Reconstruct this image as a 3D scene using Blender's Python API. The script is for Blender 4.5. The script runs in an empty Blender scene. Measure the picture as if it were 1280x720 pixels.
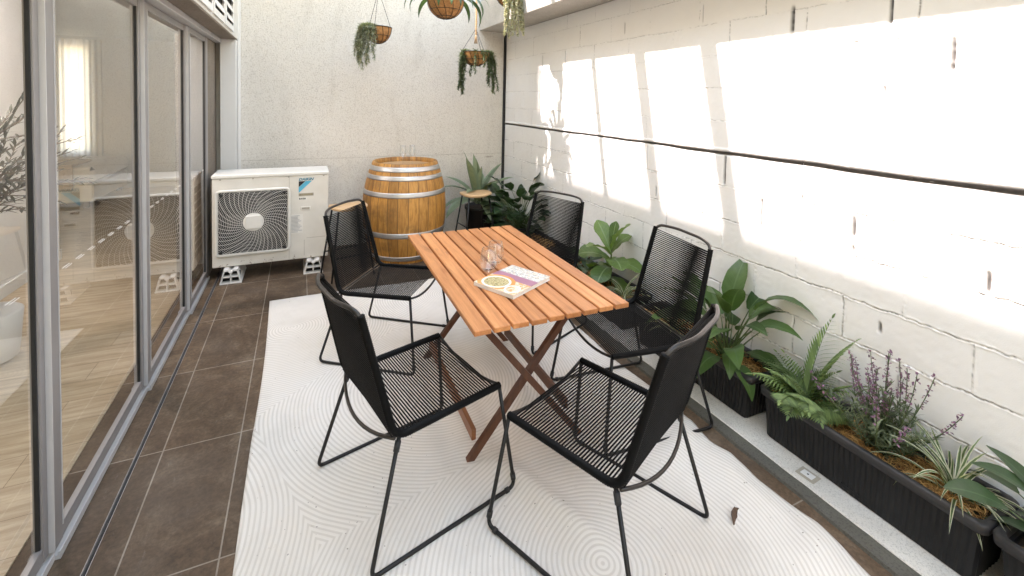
import bpy, bmesh, math, random
import numpy as np
from mathutils import Vector, Matrix
R = math.radians
rnd = random.Random(7)
scene = bpy.context.scene
col = scene.collection

# ------------------------------------------------------------------ camera
cam = bpy.data.cameras.new('camera')
camo = bpy.data.objects.new('camera', cam); col.objects.link(camo)
cam.sensor_width = 36.0; cam.lens = 573.6 / 1280 * 36.0
cam.shift_y = -(360 - 148.97) / 1280
cam.clip_start = 0.03; cam.clip_end = 500
YAW, PIT, ROL = 0.43207, 0.04047, 0.02158
s_, c_ = math.sin(YAW), math.cos(YAW); sp, cp = math.sin(PIT), math.cos(PIT)
F_ = Vector((s_*cp, c_*cp, -sp)); R_ = Vector((c_, -s_, 0)); U_ = Vector((s_*sp, c_*sp, cp))
cr, sr = math.cos(ROL), math.sin(ROL)
CX = R_*cr + U_*sr; CY = R_*-sr + U_*cr; CZ = -F_
m = Matrix((CX, CY, CZ)).transposed().to_4x4(); m.translation = (0.5487, -2.4229, 1.5839)
camo.matrix_world = m
scene.camera = camo

# ------------------------------------------------------------------ light
SUN = Vector((.763, -.21, -1.0)).normalized()          # direction the light travels
world = bpy.data.worlds.new('World'); scene.world = world; world.use_nodes = True
wn = world.node_tree; bg = wn.nodes['Background']
sky = wn.nodes.new('ShaderNodeTexSky'); sky.sky_type = 'NISHITA'; sky.sun_disc = False
sky.sun_elevation = math.asin(-SUN.z); sky.sun_rotation = math.atan2(-SUN.x, -SUN.y)
sky.air_density = 3.0; sky.dust_density = 0.3; sky.ozone_density = 0.6
wn.links.new(sky.outputs[0], bg.inputs[0]); bg.inputs[1].default_value = 0.15
sl = bpy.data.lights.new('sun', 'SUN'); sl.energy = 2.0; sl.angle = R(1.1); sl.color = (1, .97, .925)
so = bpy.data.objects.new('sun', sl); col.objects.link(so); so.rotation_euler = SUN.to_track_quat('-Z', 'Y').to_euler(); so.location = (-4, 2, 8)
scene.view_settings.view_transform = 'Standard'; scene.view_settings.look = 'None'
scene.view_settings.exposure = 3.0; scene.view_settings.gamma = 1.0
scene.view_settings.use_curve_mapping = False
scene.view_settings.use_white_balance = True; scene.view_settings.white_balance_temperature = 6950; scene.view_settings.white_balance_tint = 23
scene.cycles.max_bounces = 12; scene.cycles.diffuse_bounces = 6; scene.cycles.transparent_max_bounces = 24
scene.cycles.glossy_bounces = 4; scene.cycles.transmission_bounces = 8

# ------------------------------------------------------------------ materials
class NT:
    def __init__(s, name):
        s.m = bpy.data.materials.new(name); s.m.use_nodes = True; s.t = s.m.node_tree
        s.b = s.t.nodes['Principled BSDF']; s.out = s.t.nodes['Material Output']
    def n(s, typ, **kw):
        nd = s.t.nodes.new(typ)
        for k, v in kw.items(): setattr(nd, k, v)
        return nd
    def L(s, a, b): s.t.links.new(a, b)
    def val(s, sock, v):
        if hasattr(v, 'is_linked') or isinstance(v, bpy.types.NodeSocket): s.L(v, sock)
        else: sock.default_value = v
    def math(s, op, a, b=None, c=None, clamp=False):
        nd = s.n('ShaderNodeMath', operation=op); nd.use_clamp = clamp
        s.val(nd.inputs[0], a)
        if b is not None: s.val(nd.inputs[1], b)
        if c is not None: s.val(nd.inputs[2], c)
        return nd.outputs[0]
    def obj(s): return s.n('ShaderNodeTexCoord').outputs['Object']
    def noise(s, vec, scale, detail=4, rough=.6, dist=0):
        nd = s.n('ShaderNodeTexNoise'); s.L(vec, nd.inputs['Vector']); nd.inputs['Scale'].default_value = scale
        nd.inputs['Detail'].default_value = detail; nd.inputs['Roughness'].default_value = rough; nd.inputs['Distortion'].default_value = dist
        return nd.outputs['Fac']
    def mapv(s, vec, scale=(1,1,1), loc=(0,0,0), rot=(0,0,0)):
        nd = s.n('ShaderNodeMapping'); s.L(vec, nd.inputs[0]); nd.inputs['Scale'].default_value = scale
        nd.inputs['Location'].default_value = loc; nd.inputs['Rotation'].default_value = rot
        return nd.outputs[0]
    def ramp(s, fac, stops, interp='LINEAR'):
        nd = s.n('ShaderNodeValToRGB'); s.L(fac, nd.inputs[0]); e = nd.color_ramp.elements; nd.color_ramp.interpolation = interp
        while len(e) < len(stops): e.new(.5)
        for i, (p, c) in enumerate(stops): e[i].position = p; e[i].color = (c if len(c) == 4 else (*c, 1))
        return nd.outputs[0]
    def mix(s, fac, a, b, mode='MIX'):
        nd = s.n('ShaderNodeMix', data_type='RGBA', blend_type=mode); s.val(nd.inputs[0], fac)
        for k, v in ((6, a), (7, b)):
            if isinstance(v, (tuple, list)): nd.inputs[k].default_value = (*v[:3], 1)
            else: s.L(v, nd.inputs[k])
        return nd.outputs[2]
    def bump(s, h, strength=.3, dist=.002):
        nd = s.n('ShaderNodeBump'); s.L(h, nd.inputs['Height']); nd.inputs['Strength'].default_value = strength; nd.inputs['Distance'].default_value = dist
        s.L(nd.outputs[0], s.b.inputs['Normal']); return nd
    def set(s, color=None, rough=None, metal=None, spec=None, **kw):
        if color is not None:
            if isinstance(color, (tuple, list)): s.b.inputs['Base Color'].default_value = (*color[:3], 1)
            else: s.L(color, s.b.inputs['Base Color'])
        if rough is not None: s.val(s.b.inputs['Roughness'], rough)
        if metal is not None: s.b.inputs['Metallic'].default_value = metal
        if spec is not None: s.b.inputs['Specular IOR Level'].default_value = spec
        return s.m

def simple(name, c, rough=.5, metal=0, var=.15, scale=20, bump=0, spec=None, bscale=None):
    t = NT(name); v = t.obj(); f = t.noise(v, scale, 5)
    lo = tuple(x*(1-var) for x in c); hi = tuple(min(1, x*(1+var)) for x in c)
    cc = t.ramp(f, [(.25, lo), (.75, hi)])
    if bump: t.bump(t.noise(v, bscale or scale*6, 3), bump, .002)
    return t.set(cc, rough, metal, spec)

def mat_stucco():
    t = NT('rough_cast_render'); v = t.obj()
    a = t.noise(v, 95, 3, .65); b = t.noise(v, 210, 2, .6); big = t.noise(v, 1.3, 4)
    h = t.math('ADD', t.math('MULTIPLY', a, .7), t.math('MULTIPLY', b, .45))
    t.bump(h, .9, .009)
    c = t.ramp(big, [(.3, (.67, .625, .56)), (.7, (.73, .69, .625))])
    speck = t.ramp(h, [(.36, (.56, .51, .46)), (.56, (1, 1, 1))])
    # faint stain
    st = t.noise(t.mapv(v, (2.5, 1, .5)), 2.2, 5, .7)
    c = t.mix(t.ramp(st, [(.55, (0,0,0)), (.8, (.35,.35,.35))]), c, (.40, .35, .29))
    xz = t.n('ShaderNodeSeparateXYZ'); t.L(v, xz.inputs[0])
    band = t.math('ABSOLUTE', t.math('SUBTRACT', xz.outputs[2], t.math('ADD', .93, t.math('MULTIPLY', t.noise(v, 3, 3), .02))))
    c = t.mix(t.math('MULTIPLY', t.math('LESS_THAN', band, .0035), t.math('MULTIPLY', t.noise(v, 4, 3), .7)), c, (.34, .29, .23))
    sx = t.math('DIVIDE', t.math('SUBTRACT', xz.outputs[0], 2.62), .07); sz = t.math('DIVIDE', t.math('SUBTRACT', xz.outputs[2], .90), .012)
    bl = t.math('SUBTRACT', 1.0, t.math('ADD', t.math('MULTIPLY', sx, sx), t.math('MULTIPLY', sz, sz)), None, True)
    c = t.mix(t.math('MULTIPLY', bl, t.noise(v, 25, 3)), c, (.20, .13, .08))
    return t.set(t.mix(1.0, c, speck, 'MULTIPLY'), .92)
def mat_concrete(name, c=(.42, .40, .36), grain=180, bs=.5, dist=.003, spots=True):
    t = NT(name); v = t.obj(); a = t.noise(v, grain, 3, .7); b = t.noise(v, 3, 5, .65)
    cc = t.ramp(b, [(.3, tuple(x*.82 for x in c)), (.7, tuple(min(1, x*1.12) for x in c))])
    sp_ = t.ramp(a, [(.3, (.55, .52, .48)), (.5, (1, 1, 1)), (.75, (1.0, .97, .93))])
    t.bump(a, bs, dist)
    return t.set(t.mix(.9 if spots else .35, cc, sp_, 'MULTIPLY'), .9)
def mat_block():
    t = NT('white_painted_block'); v = t.obj()
    a = t.noise(v, 260, 2, .6); b = t.noise(v, 2.2, 5, .65)
    at = t.n('ShaderNodeAttribute', attribute_name='gap')
    cc = t.ramp(b, [(.3, (.785, .77, .745)), (.7, (.83, .815, .79))])
    cc = t.mix(at.outputs['Fac'], cc, (.035, .03, .026))
    t.bump(a, .3, .0018)
    return t.set(cc, .75)
def mat_tiles():
    t = NT('slate_floor_tile'); v = t.obj(); xyz = t.n('ShaderNodeSeparateXYZ'); t.L(v, xyz.inputs[0])
    def line(c, pitch, off, w):
        q = t.math('FRACT', t.math('DIVIDE', t.math('SUBTRACT', c, off - pitch*50), pitch))
        d = t.math('MULTIPLY', t.math('ABSOLUTE', t.math('SUBTRACT', q, .5)), pitch)
        return t.math('GREATER_THAN', d, pitch/2 - w/2)
    pos = t.math('GREATER_THAN', xyz.outputs[0], -.05)
    lx = t.math('MULTIPLY', line(xyz.outputs[0], .3, 0, .0055), pos)
    ly = line(xyz.outputs[1], .652, 0, .0055)
    g = t.math('MAXIMUM', lx, ly)
    n1 = t.noise(v, 5, 8, .72, .6); n2 = t.noise(v, 60, 4, .7); n3 = t.noise(v, 1.6, 4, .6)
    # per tile tone
    cx = t.math('FLOOR', t.math('DIVIDE', xyz.outputs[0], .3)); cy = t.math('FLOOR', t.math('DIVIDE', xyz.outputs[1], .652))
    cb = t.n('ShaderNodeCombineXYZ'); t.L(cx, cb.inputs[0]); t.L(cy, cb.inputs[1])
    wn_ = t.n('ShaderNodeTexWhiteNoise'); t.L(cb.outputs[0], wn_.inputs[0])
    c = t.ramp(n1, [(.28, (.050, .0300, .0175)), (.5, (.104, .069, .043)), (.75, (.195, .145, .100))])
    sp_ = t.ramp(n2, [(.35, (.72, .72, .72)), (.6, (1.1, 1.08, 1.06))])
    c = t.mix(1.0, c, sp_, 'MULTIPLY')
    tone = t.ramp(wn_.outputs['Value'], [(0, (.82, .82, .82)), (1, (1.2, 1.17, 1.14))])
    c = t.mix(1.0, c, tone, 'MULTIPLY')
    c = t.mix(t.ramp(n3, [(.5, (0,0,0)), (.75, (.4,.4,.4))]), c, (.125, .105, .088))
    sc_ = t.noise(t.mapv(v, (1, .35, 1), (0, 0, 0), (0, 0, .5)), 26, 6, .78)
    c = t.mix(t.ramp(sc_, [(.60, (0,0,0)), (.74, (.45,.45,.45))]), c, (.24, .205, .17))
    c = t.mix(g, c, t.ramp(n1, [(.35, (.17, .135, .10)), (.65, (.31, .265, .215))]))
    h = t.math('SUBTRACT', t.math('MULTIPLY', n2, .3), t.math('MULTIPLY', g, .8))
    t.bump(h, .35, .003)
    return t.set(c, t.math('ADD', t.math('MULTIPLY', n1, .22), .50), None, .3)
def mat_rug():
    t = NT('ribbed_outdoor_rug'); v = t.obj()
    cs = [(1.49,-1.20),(.50,.95),(1.65,1.1),(3.1,.1),(-.35,-.55),(1.25,.0),(.30,-2.0),(3.0,-2.2)]
    d = None
    flat = t.mapv(v, (1, 1, 0))
    nz = t.n('ShaderNodeTexNoise'); t.L(flat, nz.inputs['Vector']); nz.inputs['Scale'].default_value = 1.7
    for i, (x, y) in enumerate(cs):
        nd = t.n('ShaderNodeVectorMath', operation='DISTANCE'); t.L(flat, nd.inputs[0]); nd.inputs[1].default_value = (x, y, 0)
        dd = nd.outputs['Value']
        d = dd if d is None else t.math('MINIMUM', d, dd)
    d = t.math('ADD', d, t.math('MULTIPLY', nz.outputs['Fac'], .05))
    w = t.math('SINE', t.math('MULTIPLY', d, 2*math.pi/.0185))
    w01 = t.math('ADD', t.math('MULTIPLY', w, .5), .5)
    weave = t.noise(v, 500, 2); dirt = t.noise(v, 3.0, 6, .7); spots = t.noise(v, 16, 4, .75)
    c = t.ramp(w01, [(.15, (.585, .545, .49)), (.6, (.705, .665, .61))])
    c = t.mix(t.ramp(dirt, [(.5, (0,0,0)), (.8, (.30,.30,.30))]), c, (.42, .38, .33))
    c = t.mix(t.ramp(spots, [(.66, (0,0,0)), (.76, (.5,.5,.5))]), c, (.34, .28, .21))
    fs = t.noise(v, 75, 2, .5)
    c = t.mix(t.ramp(fs, [(.735, (0,0,0)), (.76, (.8,.8,.8))]), c, (.10, .075, .05))
    t.bump(t.math('ADD', w01, t.math('MULTIPLY', weave, .3)), .3, .003)
    return t.set(c, .95)
def mat_wood(name, c0, c1, axis=1, scale=6, rough=.45, var_attr=True, ring=8):
    t = NT(name); v = t.obj()
    sc = [ring*3]*3; sc[axis] = 1.4
    geo = t.n('ShaderNodeNewGeometry'); rpi = geo.outputs['Random Per Island']
    off = t.n('ShaderNodeVectorMath', operation='ADD'); t.L(v, off.inputs[0])
    cb = t.n('ShaderNodeCombineXYZ'); k = t.math('MULTIPLY', rpi, 37.0)
    for i in range(3): t.L(k, cb.inputs[i])
    t.L(cb.outputs[0], off.inputs[1])
    a = t.noise(t.mapv(off.outputs[0], tuple(sc)), 1.6, 6, .65, .4); b = t.noise(t.mapv(off.outputs[0], tuple(x*4 for x in sc)), 2.5, 4, .7)
    f = t.math('ADD', t.math('MULTIPLY', a, .75), t.math('MULTIPLY', b, .25))
    c = t.ramp(f, [(.3, c0), (.68, c1)])
    tone = t.ramp(rpi, [(0, (.80, .75, .70)), (1, (1.12, 1.12, 1.12))])
    kn = t.noise(t.mapv(off.outputs[0], tuple(4.0 if i == axis else 14.0 for i in range(3))), 1.1, 3, .5)
    c = t.mix(t.ramp(kn, [(.62, (0,0,0)), (.74, (.55,.55,.55))]), c, tuple(x*.55 for x in c0))
    c = t.mix(1.0, c, tone, 'MULTIPLY')
    t.bump(b, .2, .001)
    return t.set(c, rough)
def mat_barrel():
    t = NT('oak_stave'); v = t.obj(); xyz = t.n('ShaderNodeSeparateXYZ'); t.L(v, xyz.inputs[0])
    ang = t.math('ARCTAN2', xyz.outputs[1], xyz.outputs[0])
    k = t.math('MULTIPLY', t.math('ADD', ang, math.pi), 26/(2*math.pi))
    idx = t.math('FLOOR', k); fr = t.math('FRACT', k)
    seam = t.math('GREATER_THAN', t.math('ABSOLUTE', t.math('SUBTRACT', fr, .5)), .478)
    wn_ = t.n('ShaderNodeTexWhiteNoise', noise_dimensions='1D'); t.L(idx, wn_.inputs['W'])
    cb = t.n('ShaderNodeCombineXYZ'); t.L(t.math('MULTIPLY', k, 1.5), cb.inputs[0]); t.L(t.math('MULTIPLY', xyz.outputs[2], 2.2), cb.inputs[2]); t.L(idx, cb.inputs[1])
    g = t.noise(cb.outputs[0], 2.4, 6, .7, .5); big = t.noise(v, 5, 5, .65)
    cb2 = t.n('ShaderNodeCombineXYZ'); t.L(t.math('MULTIPLY', k, 9), cb2.inputs[0]); t.L(t.math('MULTIPLY', xyz.outputs[2], 3), cb2.inputs[2]); t.L(idx, cb2.inputs[1])
    fine = t.noise(cb2.outputs[0], 3, 4, .7)
    c = t.ramp(g, [(.28, (.24, .10, .020)), (.5, (.47, .225, .050)), (.75, (.63, .335, .088))])
    tone = t.ramp(wn_.outputs['Value'], [(0, (.74, .70, .66)), (1, (1.2, 1.18, 1.15))])
    c = t.mix(1.0, c, tone, 'MULTIPLY')
    c = t.mix(1.0, c, t.ramp(fine, [(.3, (.72, .68, .62)), (.6, (1.05, 1.05, 1.05))]), 'MULTIPLY')
    c = t.mix(t.ramp(big, [(.52, (0,0,0)), (.75, (.72,.72,.72))]), c, (.12, .062, .025))
    c = t.mix(seam, c, (.06, .035, .018))
    t.bump(t.math('SUBTRACT', fine, seam), .35, .003)
    return t.set(c, .5)
def mat_leaf(name, base, edge=None, rib=None, rough=.4, trans=.25, var=.35, glossy=None, underside=None):
    t = NT(name)
    uv = t.n('ShaderNodeUVMap'); uv.uv_map = 'UVMap'; xyz = t.n('ShaderNodeSeparateXYZ'); t.L(uv.outputs[0], xyz.inputs[0])
    u = xyz.outputs[0]; vv = xyz.outputs[1]
    geo = t.n('ShaderNodeNewGeometry'); rpi = geo.outputs['Random Per Island']
    nz = t.noise(t.obj(), 28, 4)
    lo = tuple(x*(1-var) for x in base); hi = tuple(x*(1+var) for x in base)
    hi = (hi[0]*1.15, hi[1], hi[2]*.9)
    c = t.ramp(rpi, [(0, lo), (1, hi)])
    c = t.mix(.6, c, t.ramp(nz, [(.3, (.75, .8, .75)), (.7, (1.2, 1.15, 1.1))]), 'MULTIPLY')
    du = t.math('ABSOLUTE', t.math('SUBTRACT', u, .5))
    # side veins
    ve = t.math('FRACT', t.math('ADD', t.math('MULTIPLY', vv, 9), t.math('MULTIPLY', du, -3.2)))
    vm = t.math('GREATER_THAN', t.math('ABSOLUTE', t.math('SUBTRACT', ve, .5)), .46)
    if rib:
        c = t.mix(t.math('MULTIPLY', vm, .35), c, rib)
        c = t.mix(t.math('LESS_THAN', du, .035), c, rib)
    if edge: c = t.mix(t.math('GREATER_THAN', du, .27), c, edge)
    t.set(c, rough); t.b.inputs['Specular IOR Level'].default_value = .4
    tr = t.n('ShaderNodeBsdfTranslucent'); t.L(t.mix(1.0, c, (1.15, 1.25, .6), 'MULTIPLY'), tr.inputs[0])
    mx = t.n('ShaderNodeMixShader'); mx.inputs[0].default_value = trans
    t.L(t.b.outputs[0], mx.inputs[1]); t.L(tr.outputs[0], mx.inputs[2]); t.L(mx.outputs[0], t.out.inputs[0])
    return t.m
def mat_glass(name, tint=(.93, .95, .94), refl=1.0, ior=1.5, rough=0.0):
    t = NT(name); lw = t.n('ShaderNodeLayerWeight'); lw.inputs[0].default_value = .5
    fz = t.math('ADD', t.math('MULTIPLY', t.math('POWER', lw.outputs['Facing'], 5.0), .96), .04)
    tr = t.n('ShaderNodeBsdfTransparent'); tr.inputs[0].default_value = (*tint, 1)
    gl = t.n('ShaderNodeBsdfGlossy'); gl.inputs['Roughness'].default_value = rough
    gl.inputs[0].default_value = (1, 1, 1, 1)
    mx = t.n('ShaderNodeMixShader'); t.L(t.math('MULTIPLY', fz, refl, clamp=True), mx.inputs[0])
    t.L(tr.outputs[0], mx.inputs[1]); t.L(gl.outputs[0], mx.inputs[2]); t.L(mx.outputs[0], t.out.inputs[0])
    return t.m
def mat_plank():
    t = NT('oak_floorboard'); v = t.obj(); xyz = t.n('ShaderNodeSeparateXYZ'); t.L(v, xyz.inputs[0])
    br = t.n('ShaderNodeTexBrick'); t.L(v, br.inputs['Vector']); br.inputs['Scale'].default_value = 1.0
    br.inputs['Brick Width'].default_value = 1.4; br.inputs['Row Height'].default_value = .19; br.inputs['Mortar Size'].default_value = .0015
    br.inputs['Color1'].default_value = (.50, .40, .27, 1); br.inputs['Color2'].default_value = (.62, .51, .37, 1); br.inputs['Mortar'].default_value = (.24, .17, .11, 1)
    br.offset = .37
    g = t.noise(t.mapv(v, (1.3, 14, 1)), 2.2, 6, .68, .5)
    c = t.mix(1.0, br.outputs['Color'], t.ramp(g, [(.3, (.62, .56, .5)), (.65, (1.1, 1.1, 1.1))]), 'MULTIPLY')
    return t.set(c, .35)
def mat_ac():
    t = NT('ivory_painted_steel'); v = t.obj(); xyz = t.n('ShaderNodeSeparateXYZ'); t.L(v, xyz.inputs[0])
    n1 = t.noise(v, 5, 5); r1 = t.noise(v, 30, 5, .75)
    c = t.ramp(n1, [(.3, (.60, .565, .50)), (.7, (.67, .635, .57))])
    low = t.math('LESS_THAN', xyz.outputs[2], .045)
    rust = t.math('MULTIPLY', t.math('GREATER_THAN', r1, .60), low)
    c = t.mix(t.math('MULTIPLY', rust, .75), c, (.16, .075, .03))
    return t.set(c, .42)
def mat_hair():
    t = NT('coir_fibre'); geo = t.n('ShaderNodeNewGeometry')
    c = t.ramp(geo.outputs['Random Per Island'], [(0, (.15, .06, .018)), (.45, (.46, .23, .065)), (1, (.74, .45, .16))])
    return t.set(c, .7)
def mat_emit(name, c, s):
    t = NT(name); t.b.inputs['Emission Color'].default_value = (*c, 1); t.b.inputs['Emission Strength'].default_value = s
    return t.set((.8, .8, .8), .5)

M = {}
M['stucco'] = mat_stucco()
M['pebble'] = mat_concrete('pebbled_concrete', (.27, .222, .178), 95, 1.0, .010)
M['concrete'] = mat_concrete('pale_concrete', (.66, .625, .565), 200, .4, .002)
M['beam'] = mat_concrete('speckled_beam_concrete', (.50, .47, .42), 150, .6, .004)
M['mortar'] = mat_concrete('grey_mortar', (.115, .108, .088), 120, .9, .006)
M['block'] = mat_block(); M['tile'] = mat_tiles(); M['rug'] = mat_rug()
M['ground'] = simple('ground_soil', (.18, .15, .12), .95)
M['white'] = simple('white_paint', (.70, .68, .65), .6, 0, .04, 3)
M['room_white'] = simple('interior_wall_paint', (.78, .79, .775), .7, 0, .03, 2)
M['upper'] = simple('cream_paint', (.62, .59, .54), .7, 0, .06, 3, .1)
M['upper_dark'] = simple('grey_pebble_paint', (.55, .52, .47), .9, 0, .08, 4, .4, bscale=120)
M['pillar'] = simple('pillar_paint', (.66, .645, .62), .6, 0, .04, 3)
M['alu'] = simple('anodised_aluminium', (.50, .485, .475), .4, .15, .05, 8)
M['alu_dark'] = simple('brown_grey_aluminium', (.30, .28, .265), .42, .1, .08, 8)
M['alu_mid'] = simple('grey_aluminium', (.25, .232, .222), .4, .1, .06, 8)
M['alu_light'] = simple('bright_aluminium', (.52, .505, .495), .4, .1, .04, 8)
M['gasket'] = simple('black_rubber', (.012, .012, .013), .6)
M['dark'] = simple('dark_void', (.01, .01, .01), .9)
M['glass'] = mat_glass('door_glass', (.93, .95, .94), 1.5)
M['wineglass'] = mat_glass('clear_glass', (.96, .965, .965), 2.0)
M['plank'] = mat_plank(); M['ac'] = mat_ac()
M['ac_white'] = simple('white_fan_guard', (.68, .655, .60), .4, 0, .05, 12)
M['fan'] = simple('grey_fan_blade', (.045, .045, .042), .5)
M['block_plastic'] = simple('white_plastic', (.72, .70, .66), .45, 0, .08, 14)
M['blue'] = simple('cyan_print', (.07, .40, .56), .4, 0, .03)
M['teal'] = simple('teal_print', (.025, .19, .27), .4, 0, .03)
M['black_print'] = simple('black_print', (.012, .012, .016), .4)
M['label'] = simple('silver_label', (.36, .33, .27), .4, .3)
M['label_print'] = simple('grey_label_print', (.40, .40, .40), .5)
M['gold_print'] = simple('gold_label_print', (.30, .25, .14), .4, .3)
M['barrel'] = mat_barrel()
M['barrel_head'] = mat_wood('barrel_head_oak', (.42, .24, .11), (.60, .40, .22), 0, rough=.5)
M['hoop'] = simple('galvanised_hoop', (.55, .54, .53), .42, .85, .12, 14, .1)
M['slat'] = mat_wood('oiled_acacia', (.37, .125, .036), (.66, .29, .108), 1, rough=.5)
M['midwood'] = mat_wood('brown_acacia', (.16, .058, .022), (.30, .12, .048), 1, rough=.45)
M['legwood'] = mat_wood('dark_acacia', (.055, .018, .008), (.13, .048, .020), 2, rough=.45)
M['stoolwood'] = mat_wood('pale_ply', (.50, .31, .155), (.66, .45, .26), 0, rough=.45, ring=4)
M['black_metal'] = simple('black_powder_coat', (.008, .0075, .0075), .36, .0, .3, 60, 0, .35)
M['worn_metal'] = simple('dark_bronze_coat', (.045, .040, .036), .35, .5, .3, 40)
M['rope'] = simple('black_rope', (.004, .004, .004), .6, 0, .4, 200, 0, .14)
M['planter'] = simple('black_ribbed_plastic', (.012, .012, .013), .5, 0, .35, 12, 0, .3)
M['planter_rim'] = simple('worn_black_plastic', (.028, .026, .027), .5, 0, .3, 20)
M['soil'] = simple('dark_soil', (.035, .022, .014), .95, 0, .5, 60, .6)
M['coir'] = mat_hair()
M['liner'] = simple('coir_liner', (.38, .185, .065), .9, 0, .4, 45, .8, bscale=220)
M['chain'] = simple('dark_chain', (.05, .04, .035), .5, .4)
M['macrame'] = simple('natural_cord', (.58, .38, .20), .8)
M['pot'] = simple('black_pot', (.015, .014, .014), .5)
M['wire'] = simple('galvanised_wire', (.30, .30, .30), .5, .6)
M['steel'] = simple('painted_steel', (.45, .44, .42), .5, .3)
M['stem'] = simple('green_stem', (.07, .11, .035), .5)
M['bark'] = simple('brown_twig', (.12, .085, .055), .8)
M['paper'] = simple('paper_edge', (.70, .67, .63), .8)
M['outlet'] = simple('ivory_plate', (.36, .32, .25), .5)
M['dryleaf'] = simple('dry_leaf', (.085, .045, .025), .7, 0, .5, 60)
M['linen'] = simple('white_linen', (.78, .76, .73), .9, 0, .05, 8)
M['throw'] = simple('beige_throw', (.60, .50, .40), .9, 0, .15, 30)
M['philo'] = mat_leaf('peace_lily_leaf', (.030, .066, .030), None, (.06, .11, .05), .33, .18)
M['fiddle'] = mat_leaf('fiddle_leaf', (.115, .205, .058), None, (.19, .27, .12), .36, .25)
M['lily'] = mat_leaf('big_lily_leaf', (.062, .128, .042), None, (.10, .17, .07), .33, .25)
M['agave'] = mat_leaf('agave_leaf', (.165, .225, .150), (.21, .27, .18), None, .55, .12, .3)
M['fern'] = mat_leaf('fern_leaf', (.145, .235, .095), None, (.12, .19, .08), .5, .3, .4)
M['spider'] = mat_leaf('striped_leaf', (.075, .135, .045), (.58, .57, .44), None, .42, .3, .25)
M['lavleaf'] = mat_leaf('lavender_leaf', (.105, .145, .090), None, None, .6, .2, .4)
M['lavflower'] = mat_leaf('lavender_flower', (.22, .13, .225), None, None, .7, .2, .4)
M['trail'] = mat_leaf('trailing_fern_leaf', (.090, .135, .075), None, None, .55, .3, .4)
M['greytrail'] = mat_leaf('grey_trailing_leaf', (.32, .36, .30), None, None, .6, .3, .3)
M['variegated'] = mat_leaf('cream_leaf', (.46, .47, .37), (.66, .65, .56), None, .5, .3, .25)
M['olive'] = mat_leaf('olive_leaf', (.028, .036, .022), None, None, .5, .15, .3)
M['stag'] = mat_leaf('strap_leaf', (.040, .085, .034), None, (.09, .15, .07), .35, .2)

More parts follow.
